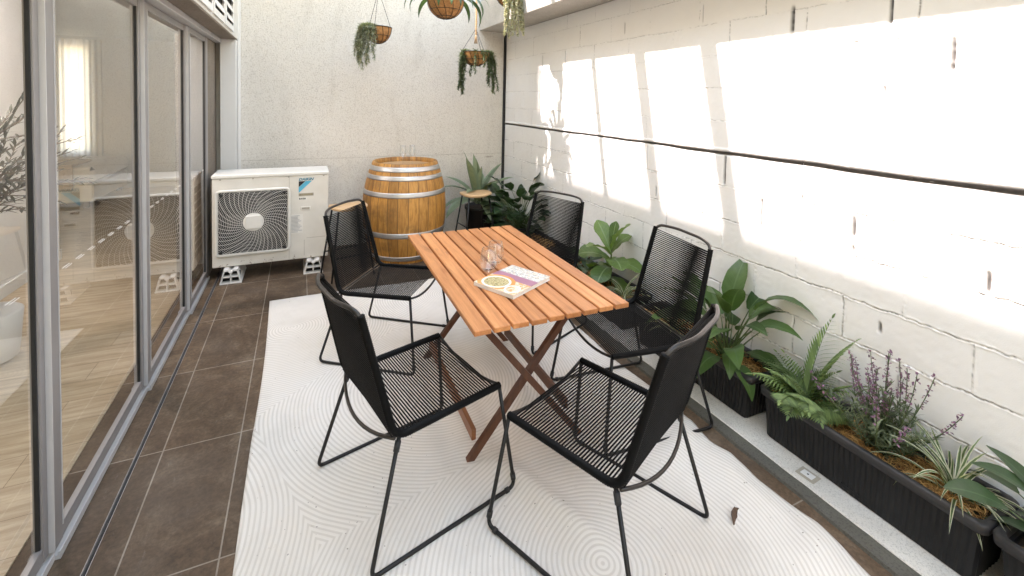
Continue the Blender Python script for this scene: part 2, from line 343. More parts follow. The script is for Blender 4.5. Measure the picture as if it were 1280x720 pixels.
# ------------------------------------------------------------------ mesh helpers
class MB:
    def __init__(s): s.v = []; s.f = []; s.uv = []; s.mi = []
    def add(s, vs, fs, uvs=None, mi=0):
        o = len(s.v); s.v.extend([tuple(p) for p in vs])
        for i, f in enumerate(fs):
            s.f.append(tuple(o+k for k in f)); s.mi.append(mi)
            s.uv.append([uvs[k] for k in f] if uvs else [(0.5, 0)]*len(f))
    def box(s, x0, x1, y0, y1, z0, z1, mi=0, M_=None):
        vs = [Vector((x, y, z)) for z in (z0, z1) for y in (y0, y1) for x in (x0, x1)]
        if M_ is not None: vs = [M_ @ p for p in vs]
        s.add(vs, [(0,2,3,1),(4,5,7,6),(0,1,5,4),(2,6,7,3),(0,4,6,2),(1,3,7,5)], None, mi)
    def bbox(s, x0, x1, y0, y1, z0, z1, b=.003, mi=0, M_=None):
        # chamfered box
        vs = []; ids = {}
        for ix in (0, 1):
            for iy in (0, 1):
                for iz in (0, 1):
                    X, Y, Z = (x0, x1)[ix], (y0, y1)[iy], (z0, z1)[iz]; sx, sy, sz = 1-2*ix, 1-2*iy, 1-2*iz
                    ids[ix, iy, iz, 0] = len(vs); vs.append(Vector((X, Y+sy*b, Z+sz*b)))
                    ids[ix, iy, iz, 1] = len(vs); vs.append(Vector((X+sx*b, Y, Z+sz*b)))
                    ids[ix, iy, iz, 2] = len(vs); vs.append(Vector((X+sx*b, Y+sy*b, Z)))
        fs = []
        q = [(0,0),(1,0),(1,1),(0,1)]
        fs += [tuple(ids[0,a,c,0] for a, c in q[::-1]), tuple(ids[1,a,c,0] for a, c in q)]
        fs += [tuple(ids[a,0,c,1] for a, c in q), tuple(ids[a,1,c,1] for a, c in q[::-1])]
        fs += [tuple(ids[a,c,0,2] for a, c in q[::-1]), tuple(ids[a,c,1,2] for a, c in q)]
        for a in (0, 1):
            for c in (0, 1):
                fs.append((ids[a,c,0,0], ids[a,c,1,0], ids[a,c,1,1], ids[a,c,0,1]))
                fs.append((ids[a,0,c,0], ids[a,1,c,0], ids[a,1,c,2], ids[a,0,c,2]))
                fs.append((ids[0,a,c,1], ids[1,a,c,1], ids[1,a,c,2], ids[0,a,c,2]))
                for d in (0, 1): pass
        for a in (0, 1):
            for c in (0, 1):
                for d in (0, 1): fs.append((ids[a,c,d,0], ids[a,c,d,1], ids[a,c,d,2]))
        if M_ is not None: vs = [M_ @ p for p in vs]
        s.add(vs, fs, None, mi)
    def tube(s, pts, r, n=8, cap=True, mi=0):
        pts = [Vector(p) for p in pts]; rs = r if isinstance(r, (list, tuple)) else [r]*len(pts)
        vs = []; up = None
        for i, p in enumerate(pts):
            t = (pts[min(i+1, len(pts)-1)] - pts[max(i-1, 0)])
            if t.length < 1e-9: t = Vector((0, 0, 1))
            t.normalize()
            if up is None:
                a = Vector((0, 0, 1)) if abs(t.z) < .9 else Vector((1, 0, 0)); up = (a - t*a.dot(t)).normalized()
            else:
                up = up - t*up.dot(t)
                if up.length < 1e-6: up = t.orthogonal()
                up.normalize()
            sd = t.cross(up)
            for k in range(n):
                an = 2*math.pi*k/n; vs.append(p + (up*math.cos(an) + sd*math.sin(an))*rs[i])
        fs = []
        for i in range(len(pts)-1):
            for k in range(n):
                fs.append((i*n+k, i*n+(k+1) % n, (i+1)*n+(k+1) % n, (i+1)*n+k))
        if cap: fs.append(tuple(range(n))[::-1]); fs.append(tuple((len(pts)-1)*n+k for k in range(n)))
        s.add(vs, fs, None, mi)
    def lathe(s, prof, n=32, c=(0, 0, 0), cap0=False, cap1=False, mi=0):
        vs = []; fs = []
        for r, z in prof:
            for k in range(n):
                a = 2*math.pi*k/n; vs.append((c[0]+r*math.cos(a), c[1]+r*math.sin(a), c[2]+z))
        for i in range(len(prof)-1):
            for k in range(n): fs.append((i*n+k, i*n+(k+1) % n, (i+1)*n+(k+1) % n, (i+1)*n+k))
        if cap0: fs.append(tuple(range(n))[::-1])
        if cap1: fs.append(tuple((len(prof)-1)*n+k for k in range(n)))
        s.add(vs, fs, None, mi)
    def leaf(s, base, az, el, L, W, bend=.8, fold=.25, n=6, prof='oval', roll=0., twist=0., wav=0.):
        p = Vector(base); e = el; ds = L/n; vs = []; uvs = []
        for i in range(n+1):
            t = i/n
            if prof == 'oval': w = math.sin(math.pi*min(1, (t*.97+.015))**.85)**.8
            elif prof == 'lance': w = math.sin(math.pi*min(1, t*.96+.03)**.7)**.9
            elif prof == 'strap': w = min(1, t*4+.45)*(1-t**3.2)
            elif prof == 'agave': w = (.62+.9*t-.2*t*t)*(1-t**3.2)*.95
            elif prof == 'fiddle': w = math.sin(math.pi*min(1, t*.96+.03)**1.5)**.7*(.85+.15*math.cos(7*t))
            else: w = 1-t
            w = max(w, .02)*W*.5
            d = Vector((math.cos(az)*math.cos(e), math.sin(az)*math.cos(e), math.sin(e)))
            sd = Vector((-math.sin(az), math.cos(az), 0)); nrm = sd.cross(d) * -1
            rl = roll + twist*t; sd2 = sd*math.cos(rl) + nrm*math.sin(rl); nr2 = nrm*math.cos(rl) - sd*math.sin(rl)
            wv = math.sin(t*17+az*5)*wav*w
            vs += [p - sd2*w + nr2*(fold*w+wv), p, p + sd2*w + nr2*(fold*w-wv)]
            uvs += [(0, t), (.5, t), (1, t)]
            p = p + d*ds; e -= bend/n
        fs = []
        for i in range(n):
            a = i*3; fs += [(a, a+1, a+4, a+3), (a+1, a+2, a+5, a+4)]
        s.add(vs, fs, uvs)
        return p
    def build(s, name, mat, parent=None, smooth=False, loc=None):
        me = bpy.data.meshes.new(name); me.from_pydata(s.v, [], s.f)
        mats = mat if isinstance(mat, list) else [mat]
        for x in mats: me.materials.append(x)
        if len(mats) > 1: me.polygons.foreach_set('material_index', s.mi)
        uvl = me.uv_layers.new(name='UVMap'); flat = [c for f in s.uv for uv in f for c in uv]
        uvl.data.foreach_set('uv', flat)
        if smooth: me.polygons.foreach_set('use_smooth', [True]*len(me.polygons))
        me.update()
        o = bpy.data.objects.new(name, me); col.objects.link(o)
        if parent: o.parent = parent
        if loc: o.location = loc
        return o
def tag(o, label=None, cat=None, group=None, kind=None):
    if label: o['label'] = label
    if cat: o['category'] = cat
    if group: o['group'] = group
    if kind: o['kind'] = kind
    return o
def thing(name, label, cat, loc=(0, 0, 0), rz=0, group=None):
    o = bpy.data.objects.new(name, None); col.objects.link(o); o.location = loc; o.rotation_euler = (0, 0, rz)
    o.empty_display_size = .1
    return tag(o, label, cat, group)
def box_obj(name, mat, x0, x1, y0, y1, z0, z1, parent=None, b=0):
    q = MB()
    (q.bbox(x0, x1, y0, y1, z0, z1, b) if b else q.box(x0, x1, y0, y1, z0, z1))
    return q.build(name, mat, parent)
def copy_tree(o, parent=None):
    c = o.copy(); col.objects.link(c)
    if parent: c.parent = parent
    for ch in list(o.children): copy_tree(ch, c)
    return c
def arc(p0, p1, p2, r, n=5):
    """points rounding the corner p1 between p0 and p2"""
    p0, p1, p2 = Vector(p0), Vector(p1), Vector(p2); a = (p0-p1).normalized(); b = (p2-p1).normalized()
    out = []
    A = p1+a*r; B = p1+b*r
    for i in range(n+1):
        t = i/n; out.append(A*(1-t)**2 + p1*2*t*(1-t) + B*t*t)
    return out
def rounded(pts, r, n=5):
    out = [Vector(pts[0])]
    for i in range(1, len(pts)-1): out += arc(pts[i-1], pts[i], pts[i+1], r, n)
    return out + [Vector(pts[-1])]
def vnoise(x, y, seed=0):
    x = np.asarray(x, float); y = np.asarray(y, float); xi = np.floor(x).astype(np.int64); yi = np.floor(y).astype(np.int64)
    fx = x-xi; fy = y-yi; fx = fx*fx*(3-2*fx); fy = fy*fy*(3-2*fy)
    def h(a, b):
        n = (a*374761393 + b*668265263 + seed*1442695041) & 0x7fffffff
        n = ((n ^ (n >> 13))*1274126177) & 0x7fffffff
        return ((n ^ (n >> 16)) & 0xffff)/65535.0
    return (h(xi, yi)*(1-fx)+h(xi+1, yi)*fx)*(1-fy)+(h(xi, yi+1)*(1-fx)+h(xi+1, yi+1)*fx)*fy
def text_mesh(txt, size, shear=0., bold=0.):
    cu = bpy.data.curves.new('lettering', 'FONT'); cu.body = txt; cu.size = size; cu.shear = shear; cu.offset = bold; cu.extrude = .0006
    o = bpy.data.objects.new('lettering', cu); col.objects.link(o)
    dg = bpy.context.evaluated_depsgraph_get(); dg.update()
    me = bpy.data.meshes.new_from_object(o.evaluated_get(dg))
    bpy.data.objects.remove(o); bpy.data.curves.remove(cu)
    return me

# ================================================================== STRUCTURE
q = MB(); q.add([(-60,-60,-.06),(60,-60,-.06),(60,60,-.06),(-60,60,-.06)], [(0,1,2,3)])
tag(q.build('ground', M['ground']), kind='structure')
q = MB(); q.add([(-.088,-5,0),(2.395,-5,0),(2.395,2.8,0),(-.088,2.8,0)], [(0,1,2,3)]); q.add([(-.32,-5,0),(-.100,-5,0),(-.100,2.8,0),(-.32,2.8,0)], [(0,1,2,3)])
tag(q.build('floor', M['tile']), kind='structure')
q = MB(); q.box(-.101, -.087, -5, 2.72, -.05, -.022); tag(q.build('drain_channel', M['dark']), kind='structure')
q = MB(); q.box(-.1025, -.1005, -5, 2.7, -.03, .002); q.box(-.0875, -.0855, -5, 2.7, -.03, .002)
tag(q.build('drain_edging', M['alu_dark']), kind='structure')
# mortar strip and raised concrete ledge
def wavy_strip(name, mat, x0, x1, z0, z1, y0, y1, amp, n, mat2=None):
    q = MB(); ys = np.linspace(y0, y1, n)
    a = x0 + (vnoise(ys*7, ys*0, 3)-.5)*amp; b = x1 + (vnoise(ys*9, ys*0, 5)-.5)*amp
    zz = z1 + (vnoise(ys*11, ys*0, 8)-.5)*amp*.25
    vs = []
    for i in range(n): vs += [(a[i]-.004, ys[i], z0), (a[i]+.006, ys[i], zz[i]), (b[i], ys[i], zz[i]+.006), (b[i], ys[i], z0)]
    fs = []
    for i in range(n-1):
        for k in range(3): fs.append((i*4+k, i*4+k+1, i*4+k+5, i*4+k+4))
    q.add(vs, fs); return q.build(name, mat)
tag(wavy_strip('mortar_strip', M['mortar'], 2.385, 2.452, -.02, .012, -5, 2.72, .012, 500), kind='structure')
q = MB(); q.bbox(2.45, 2.83, -5, 2.72, -.05, .022, .004); tag(q.build('concrete_ledge', M['concrete']), kind='structure')

# rug with a slightly rippled surface
def rug():
    x0, x1, y0, y1 = .345, 2.305, -3.2, 1.483; nx, ny = 150, 330
    X, Y = np.meshgrid(np.linspace(x0, x1, nx), np.linspace(y0, y1, ny))
    Xo, Yo = X.copy(), Y.copy()
    u = (X-x0)/(x1-x0)
    er = np.interp(Y, [-3.2, -1.75, -1.62, -1.5, -1.40, -1.30, -1.17, -1.02, -.93, -.8, -.6, 1.5], [-.02, -.012, .0, .014, .018, .004, -.004, .014, .0, .016, .008, .0])
    er = er + .006*np.sin(Y*9)
    el = -.03*np.clip((-Y-.2)/1.5, 0, 1)*0 + .012*np.sin(Y*2.3+.5) + .02*np.clip((-.1-Y)/.8, 0, 1)
    X = X + np.clip((u-.75)/.25, 0, 1)**2*er + (1-np.clip(u/.3, 0, 1))**2*el
    Y = Y + .012*np.sin(Xo*3)*np.clip((Yo-1.0)/.4, 0, 1)
    Z = .006 + .010*vnoise(Xo*2.3, Yo*2.3, 1)**2 + .006*vnoise(Xo*5, Yo*5, 2)
    def ridge(ax, ay, bx, by, h, w):
        d = np.hypot(bx-ax, by-ay); tx, ty = (bx-ax)/d, (by-ay)/d
        t = (Xo-ax)*tx+(Yo-ay)*ty; p = (Xo-ax)*-ty+(Yo-ay)*tx
        return h*np.exp(-(p/w)**2)*np.exp(-((t-d/2)/(d*.55))**4)
    Z = Z + ridge(1.32, -.62, 1.52, -1.12, .028, .05) + ridge(2.35, -1.0, 1.9, -1.55, .018, .09) + ridge(2.35, -.8, 2.0, -.95, .02, .06)
    Z = Z + ridge(.3, .9, 1.0, 1.1, .010, .08) + ridge(1.3, -.35, 1.0, -.9, .012, .06) + ridge(2.4, -1.42, 2.1, -1.5, .022, .07)
    edge = np.minimum(np.minimum(u, 1-u)*(x1-x0), (y1-Yo)); Z = Z*np.clip(.35+edge/.12, 0, 1) + .001
    Z = Z + np.clip((u-.93)/.07, 0, 1)*np.clip(er, 0, .03)*.5
    q = MB(); vs = np.stack([X, Y, Z], -1).reshape(-1, 3)
    q.v = [tuple(p) for p in vs]
    for j in range(ny-1):
        for i in range(nx-1): q.f.append((j*nx+i, j*nx+i+1, (j+1)*nx+i+1, (j+1)*nx+i)); q.mi.append(0); q.uv.append([(0, 0)]*4)
    # skirt
    o = q.build('rug', M['rug'], smooth=True)
    tag(o, 'large off-white rug with a pattern of ribbed circles under the table', 'rug')
    md = o.modifiers.new('thick', 'SOLIDIFY'); md.thickness = .004; md.offset = -1
rug()

# ---- white block wall on the right, displaced grid
def block_wall():
    X = 2.82; H = .1935; Wb = .453; z_ref = 1.300
    ylo, yhi, zlo, zhi = -2.3, 2.74, .0, 2.40
    ny, nz = int((yhi-ylo)/.0045), int((zhi-zlo)/.0034)
    ys = np.linspace(ylo, yhi, ny); zs = np.linspace(zlo, zhi, nz); Y, Z = np.meshgrid(ys, zs)
    row = np.floor((Z-z_ref)/H+1e-9).astype(int)
    # horizontal joints
    nr_ = np.round((Z-z_ref)/H); wob = (vnoise(Y*7, nr_*3.7, 11)-.5)*.007 + (vnoise(Y*38, nr_*5.1, 12)-.5)*.0075 + (vnoise(Y*110, nr_*2.3, 14)-.5)*.004
    zj = (Z-z_ref)/H; near = np.round(zj); dz = Z-(z_ref+near*H)-wob
    off = np.where(row % 2 == 0, .5, 0.0)
    yj = (Y+.502)/Wb + off; neary = np.round(yj)
    wob2 = (vnoise(Z*24, neary*3.1+row*7, 13)-.5)*.006
    dy = (yj-neary)*Wb - wob2
    nh = vnoise(Y*9, near*5.3, 21)*.6 + vnoise(Y*45, near*5.3, 22)*.4
    nv = vnoise(Z*14, neary*9.7+row*3.3, 23)*.6 + vnoise(neary*17.3, row*5.7, 24)*.7
    lower = np.clip((1.45-Z)/.3, .45, 1)
    inth = np.clip((nh-.18)*2.2, 0, 1)*lower; intv = np.clip((nv-.52)*2.0, 0, 1)
    hc = -np.exp(-(dz/.0026)**2)*.008*inth
    vc = -np.exp(-(dy/.0030)**2)*.008*intv
    # raised mortar beside joints
    hr = np.exp(-((dz+.005)/.0042)**2)*.0060*np.clip(vnoise(Y*85, near*2.2, 31)*.6+vnoise(Y*30, near*6.2, 34)*.7-.25, 0, 1)*lower*np.clip((vnoise(Y*2.3, near*7.7, 33)-.3)*4, 0, 1)
    hr += np.exp(-((dz-.006)/.0035)**2)*.0035*np.clip(vnoise(Y*70, near*4.4, 35)-.45, 0, 1)*2*lower
    vr = np.exp(-((dy+.005)/.0045)**2)*.0035*vnoise(Z*90, neary*4+row, 32)
    blk = (vnoise(np.floor(yj)*7.7+row*3.1, row*2.9+.5, 41)-.5)*.004
    surf = (vnoise(Y*16, Z*16, 51)-.5)*.0016 + (vnoise(Y*55, Z*55, 52)-.5)*.0009
    D = hc+vc+hr+vr+blk+surf
    fine = vnoise(Y*130, near*8.8, 25)
    gap = np.clip(np.exp(-(dz/.0024)**2)*np.clip((nh*.6+fine*.5-.41)*3.2, 0, 1)*lower*.85, 0, 1)
    gap = np.maximum(gap, np.exp(-(dy/.0026)**2)*np.clip((nv*.7+vnoise(Z*150, neary*3.3+row, 26)*.5-.56)*2.6, 0, 1)*.8)
    # wide open perpends seen in the photograph
    for (yy, za, zb, w) in ((-.505, 1.115, 1.288, .007), (-.97, 1.113, 1.14, .004), (-.752, .93, 1.08, .006), (-1.208, 1.0, 1.09, .008), (-1.21, .92, .96, .005), (-1.66, .92, 1.0, .007),
                            (-1.522, 1.735, 1.86, .007), (-.878, 1.965, 2.09, .010), (-1.30, 1.62, 1.68, .004), (-1.31, 1.945, 2.06, .006), (1.33, 1.93, 2.06, .006), (1.78, 1.90, 2.05, .006), (.46, 2.12, 2.20, .004), (-.30, 2.1, 2.2, .003),
                            (-1.33, .62, .66, .006), (.06, .93, 1.0, .004), (.43, .90, .98, .003), (.16, 1.06, 1.28, .003), (-1.41, 1.13, 1.27, .0025)):
        mk = np.exp(-((Y-yy)/w)**4)*(1/(1+np.exp(-(Z-za)/.004)))*(1/(1+np.exp((Z-zb)/.004)))*(.8+.35*vnoise(Z*60, Y*0+yy*9, 61))
        D -= mk*.014; gap = np.maximum(gap, np.clip(mk, 0, 1)*.92)
    # long slot under the bearing course, with lip above
    zc = z_ref + (vnoise(Y*5, Y*0, 71)-.5)*.006
    wslot = .0065 + .005*vnoise(Y*4, Y*0, 72) + .004*np.clip((-Y)/1.5, 0, 1)
    mk = np.exp(-(((Z-zc))/wslot)**6); D -= mk*.02; gap = np.maximum(gap, mk*.96)
    mk2 = np.exp(-((Z-zc-wslot-.011)/.009)**4); D += mk2*.006
    # worn scars on one block
    sc = np.exp(-((Y-.02)/.05)**2-((Z-1.50)/.03)**2)*vnoise(Y*70, Z*70, 81); D += sc*.008
    sc = np.exp(-((Y+1.62)/.05)**2-((Z-1.47)/.02)**2)*vnoise(Y*50, Z*90, 82); D += sc*.007
    PX = X - D
    vs = np.stack([PX, Y, Z], -1).reshape(-1, 3).astype(np.float32)
    idx = np.arange(ny*nz).reshape(nz, ny)
    fs = np.stack([idx[:-1, :-1], idx[1:, :-1], idx[1:, 1:], idx[:-1, 1:]], -1).reshape(-1, 4)
    me = bpy.data.meshes.new('block_face')
    me.vertices.add(len(vs)); me.vertices.foreach_set('co', vs.ravel())
    me.loops.add(fs.size); me.loops.foreach_set('vertex_index', fs.ravel().astype(np.int32))
    me.polygons.add(len(fs)); me.polygons.foreach_set('loop_start', np.arange(0, fs.size, 4, dtype=np.int32))
    me.polygons.foreach_set('loop_total', np.full(len(fs), 4, dtype=np.int32))
    me.polygons.foreach_set('use_smooth', np.ones(len(fs), dtype=bool))
    at = me.attributes.new('gap', 'FLOAT', 'POINT'); at.data.foreach_set('value', gap.ravel().astype(np.float32))
    me.materials.append(M['block']); me.update(calc_edges=True); me.validate()
    w = thing('block_wall', 'long white painted block wall behind the planters, with a dark joint across it', 'wall', (0, 0, 0))
    o = bpy.data.objects.new('block_face', me); col.objects.link(o); o.parent = w
    q = MB(); q.box(2.845, 3.05, -5, 2.9, -.05, 2.40); q.box(2.822, 2.845, -5, -2.301, -.05, 2.40); q.build('wall_core', M['white'], w)
block_wall()
w = thing('upper_wall', 'sunlit concrete upper wall and its speckled underside overhanging the block wall', 'wall', (0, 0, 0))
box_obj('overhang_slab', M['beam'], 2.47, 3.05, -5, 2.72, 2.403, 2.62, w, .006)
box_obj('upper_face', M['beam'], 2.48, 3.05, -5, 2.72, 2.62, 2.80, w)
# back wall
w = thing('rendered_wall', 'tall cream wall of rough cast render behind the barrel', 'wall', (0, 0, 0))
box_obj('render_face', M['stucco'], -.40, 2.79, 2.72, 2.95, -.05, 9.9, w)
w2 = box_obj('expansion_joint', M['gasket'], 2.792, 2.819, 2.70, 2.95, -.04, 2.40); tag(w2, 'black vertical expansion joint strip in the far right corner', 'joint strip')
w2 = tag(box_obj('wall_conduit', M['white'], 0, .022, 2.695, 2.718, 0, 3.5), 'thin white vertical conduit beside the white pillar', 'conduit')
# left building
w = thing('apartment_building', 'left building front with pebbled lintel, louvred vents and white corner pillar', 'building', (0, 0, 0))
box_obj('lintel', M['pebble'], -.40, -.004, -5, 2.715, 2.10, 2.34, w, .004)
q = MB(); q.box(-.39, 0, -5, 2.715, 2.112, 4.56); q.build('upper_facade', M['upper'], w)
box_obj('pillar', M['pillar'], -.135, -.003, 2.60, 2.717, 0, 2.10, w, .004)
box_obj('side_jamb', M['upper_dark'], -.40, -.137, 2.685, 2.717, 0, 2.10, w)
box_obj('recess_wall', M['pebble'], -.40, -.175, 2.222, 2.684, 0, 2.10, w)
box_obj('end_wall', M['room_white'], -.41, -.28, 2.96, 7.2, -.04, 2.5, w)
for i, (y0, y1) in enumerate(((.70, 1.24), (1.285, 1.79), (1.83, 2.30))):
    q = MB(); fz0, fz1 = 2.135, 2.62
    q.box(0, .014, y0, y0+.05, fz0, fz1); q.box(0, .014, y1-.05, y1, fz0, fz1); q.box(0, .014, y0+.05, y1-.05, fz0, fz0+.045); q.box(0, .014, y0+.05, y1-.05, fz1-.04, fz1)
    f = q.build('vent', M['white'], w)
    q = MB(); q.box(.0005, .0015, y0+.05, y1-.05, fz0+.045, fz1-.04); q.build('vent_opening', M['dark'], f)
    q = MB()
    for k in range(5):
        z = fz0+.05+k*.088
        q.add([(.002, y0+.05, z+.075), (.002, y1-.05, z+.075), (.026, y1-.05, z+.012), (.026, y0+.05, z+.012), (.002, y0+.05, z+.070), (.002, y1-.05, z+.070), (.023, y1-.05, z+.008), (.023, y0+.05, z+.008)], [(0,1,2,3),(7,6,5,4),(3,2,6,7),(0,3,7,4),(1,5,6,2)])
    q.build('louvre', M['white'], f)
# interior
q = MB(); q.box(-4.5, -.32, -5.2, 9, -.05, .008); tag(q.build('interior_floor', M['plank']), kind='structure')
w = thing('interior_room', 'white walls and ceiling of the room seen through the sliding glass doors', 'room', (0, 0, 0))
box_obj('partition_wall', M['room_white'], -1.62, -1.5, -5.1, 3.2, .009, 2.45, w)
box_obj('skirting_board', M['room_white'], -1.499, -1.486, -5.1, 3.2, .009, .10, w)
box_obj('ceiling', M['room_white'], -4.5, -.405, -5.2, 7.3, 2.45, 2.60, w)
q = MB(); q.box(-4.5, -2.86, 7.05, 7.25, .009, 2.45); q.box(-2.52, -.42, 7.05, 7.25, .009, 2.45); q.box(-2.86, -2.52, 7.05, 7.25, .009, .62); q.box(-2.86, -2.52, 7.05, 7.25, 2.36, 2.45)
q.build('end_partition', M['room_white'], w)
q = MB(); q.box(-4.62, -4.5, -5.2, 7.3, .009, 2.45); q.build('side_partition', M['room_white'], w)
q = MB(); q.box(-2.86, -2.82, 7.09, 7.15, .62, 2.36); q.box(-2.56, -2.52, 7.09, 7.15, .62, 2.36); q.box(-2.82, -2.56, 7.09, 7.15, .62, .67); q.box(-2.82, -2.56, 7.09, 7.15, 2.31, 2.36); q.build('window_frame', M['white'], w)
t = NT('sheer_curtain'); tr_ = t.n('ShaderNodeBsdfTranslucent'); tr_.inputs[0].default_value = (.9, .9, .88, 1); mx_ = t.n('ShaderNodeMixShader'); mx_.inputs[0].default_value = .75; t.set((.85, .84, .82), .9)
t.L(t.b.outputs[0], mx_.inputs[1]); t.L(tr_.outputs[0], mx_.inputs[2]); t.L(mx_.outputs[0], t.out.inputs[0])
q = MB(); vs = []
for i in range(61): x = -2.95+.62*i/60; vs += [(x, 7.0+.014*math.sin(i*.9), .12), (x, 7.0+.014*math.sin(i*.9), 2.40)]
q.add(vs, [(2*i, 2*i+2, 2*i+3, 2*i+1) for i in range(60)]); tag(q.build('curtain', t.m, None, True), 'sheer white curtain hanging over the bright bedroom window', 'curtain')
# end of the courtyard, behind the camera
w = box_obj('end_wall', M['stucco'], -.40, 3.05, -5.2, -5.01, -.05, 2.6); tag(w, 'low rendered wall closing the courtyard opposite the barrel', 'wall')
# sliding doors
def doors():
    t = thing('sliding_door', 'tall aluminium sliding glass doors in four panes along the tiled edge', 'door', (0, 0, 0))
    box_obj('head_track', M['alu'], -.36, -.125, -3.9, 2.68, 2.062, 2.099, t, .003)
    edges = [-2.29, -1.35, -.41, .565, 1.50, 2.20]
    for i in range(len(edges)-1):
        y0, y1 = edges[i], edges[i+1]
        x0 = -.226+.015*(i-2); x1 = x0+.026; xm = (x0+x1)/2
        a, b = y0-.03, y1+.02
        if i == len(edges)-2: b = 2.215
        q = MB(); q.box(x0-.012, x1+.014, y0-.03, y1-.0305, .0, .014); q.box(x1+.009, x1+.014, y0-.03, y1-.0305, .014, .026); q.build('sill_track', M['alu_light'], t)
        p = MB()
        p.bbox(x0, x1, a, a+.058, .030, 2.06, .002); p.bbox(x0, x1, b-.085, b, .030, 2.06, .002)
        p.box(x0+.003, x1-.003, a+.058, b-.085, .030, .078); p.box(x0+.003, x1-.003, a+.058, b-.085, 2.02, 2.06)
        panel = p.build('door_panel', M['alu_mid'], t)
        g = MB(); g.box(x0+.001, x1+.0015, a-.004, a-.0002, .032, 2.06); g.build('bright_edge', M['alu_light'], panel)  # pale strip paints the sky reflection onto the stile's end face
        g = MB(); g.box(x1-.003, x1+.002, a+.054, a+.0585, .078, 2.02); g.build('bright_edge', M['alu_light'], panel)
        g = MB(); g.box(xm-.006, xm+.006, a+.058, a+.063, .078, 2.02); g.build('gasket', M['gasket'], panel)
        g = MB(); g.box(xm-.006, xm+.006, b-.090, b-.085, .078, 2.02); g.build('gasket', M['gasket'], panel)
        g = MB(); g.add([(xm, a+.063, .078), (xm, b-.090, .078), (xm, b-.090, 2.02), (xm, a+.063, 2.02)], [(0, 1, 2, 3)]); g.build('glass_pane', M['glass'], panel)
        g = MB(); y = a+.12
        while y < b-.18:
            z = .955; g.box(xm+.001, xm+.0016, y, y+.055, z+.004, z+.0062); g.box(xm+.001, xm+.0016, y+.02, y+.075, z-.003, z-.0008)
            y += .105
        g.build('safety_marking', M['white'], panel)
doors()

# ================================================================== OVERHEAD MESH AND JOISTS
def roof_mesh():
    q = MB(); z = 2.72; P = .052; x0, x1, y0, y1 = .0, 2.475, -2.2, 2.7; r = .0024
    n = int((y1-y0)/P); m_ = int((x1-x0)/P)
    for k in range(n+1):
        for sg in (1, -1):
            y = y0+k*P; pts = []
            for j in range(m_+1): pts.append((x0+j*P, y+(sg*P*.5 if j % 2 else 0), z+(.002*sg)))
            q.tube(pts, r, 3, False)
    o = q.build('wire_mesh', M['wire']); tag(o, 'galvanised chain mesh stretched flat over the courtyard', 'wire mesh')
roof_mesh()
for i, (y, wd, lab) in enumerate(((.455, .105, 'painted steel joist across the courtyard, nearer the barrel'), (-.175, .115, 'painted steel joist across the courtyard, nearer the front chairs'), (1.045, .05, 'thin painted steel joist across the courtyard above the hanging baskets'))):
    q = MB(); q.box(.002, 2.478, y-wd/2, y+wd/2, 2.735, 2.745); q.box(.002, 2.478, y-.003, y+.003, 2.745, 2.80); q.box(.002, 2.478, y-wd/2, y+wd/2, 2.80, 2.81)
    tag(q.build('steel_joist', M['steel']), lab, 'joist', 'joists over the courtyard')

tag(box_obj('sun_block_panel', M['white'], .003, 2.476, -2.45, -1.555, 2.745, 2.77), 'unseen flat white panel added to block sun over the near end of the courtyard', 'sun blocker')  # unseen panel added to cut off the near end of the sun patch

# ================================================================== DINING TABLE
def table():
    t = thing('folding_table', 'slatted brown wooden folding table with crossed legs in the middle of the rug', 'table', (1.4955, -.229, 0), R(-1.25))
    H = .73; L2 = .645; W2 = .349; n = 9; pit = (2*W2+.011)/n
    q = MB()
    for i in range(n):
        x = -W2+i*pit; e = rnd.uniform(-.002, .002); q.bbox(x, x+pit-.011, -L2+e, L2+e*.5, H-.021, H, .0025)
    q.build('tabletop', M['slat'], t)
    for y in (-.40, .0, .40):
        q = MB(); q.bbox(-W2+.03, W2-.03, y-.022, y+.022, H-.045, H-.0215, .002); q.build('batten', M['legwood'], t)
    def leg(y, x0, x1, w=.026, d=.048):
        a = Vector((x0, y, H-.046)); b = Vector((x1, y, .012)); dr = (a-b).normalized(); sd = Vector((0, 1, 0)); nn = dr.cross(sd)
        q = MB(); vs = []
        for p in (b, a):
            for (u, v_) in ((-1, -1), (1, -1), (1, 1), (-1, 1)):
                vs.append(p + sd*u*w/2 + nn*v_*d/2)
        for k in range(4): vs[k].z = .012; vs[k+4].z = H-.046
        q.add(vs, [(3,2,1,0),(4,5,6,7),(0,1,5,4),(1,2,6,5),(2,3,7,6),(3,0,4,7)]); q.build('leg', M['legwood'], t)
    for (y, sgn) in ((-.375, -1), (.47, 1)):
        leg(y, .285, -.268); leg(y-.028*sgn*-1*1.0, -.285, .268)
    q = MB(); q.bbox(-.252, -.232, -.36, .455, .085, .135, .002); q.build('stretcher', M['midwood'], t)
    q = MB(); q.bbox(.232, .252, -.33, .44, .085, .135, .002); q.build('stretcher', M['legwood'], t)
table()
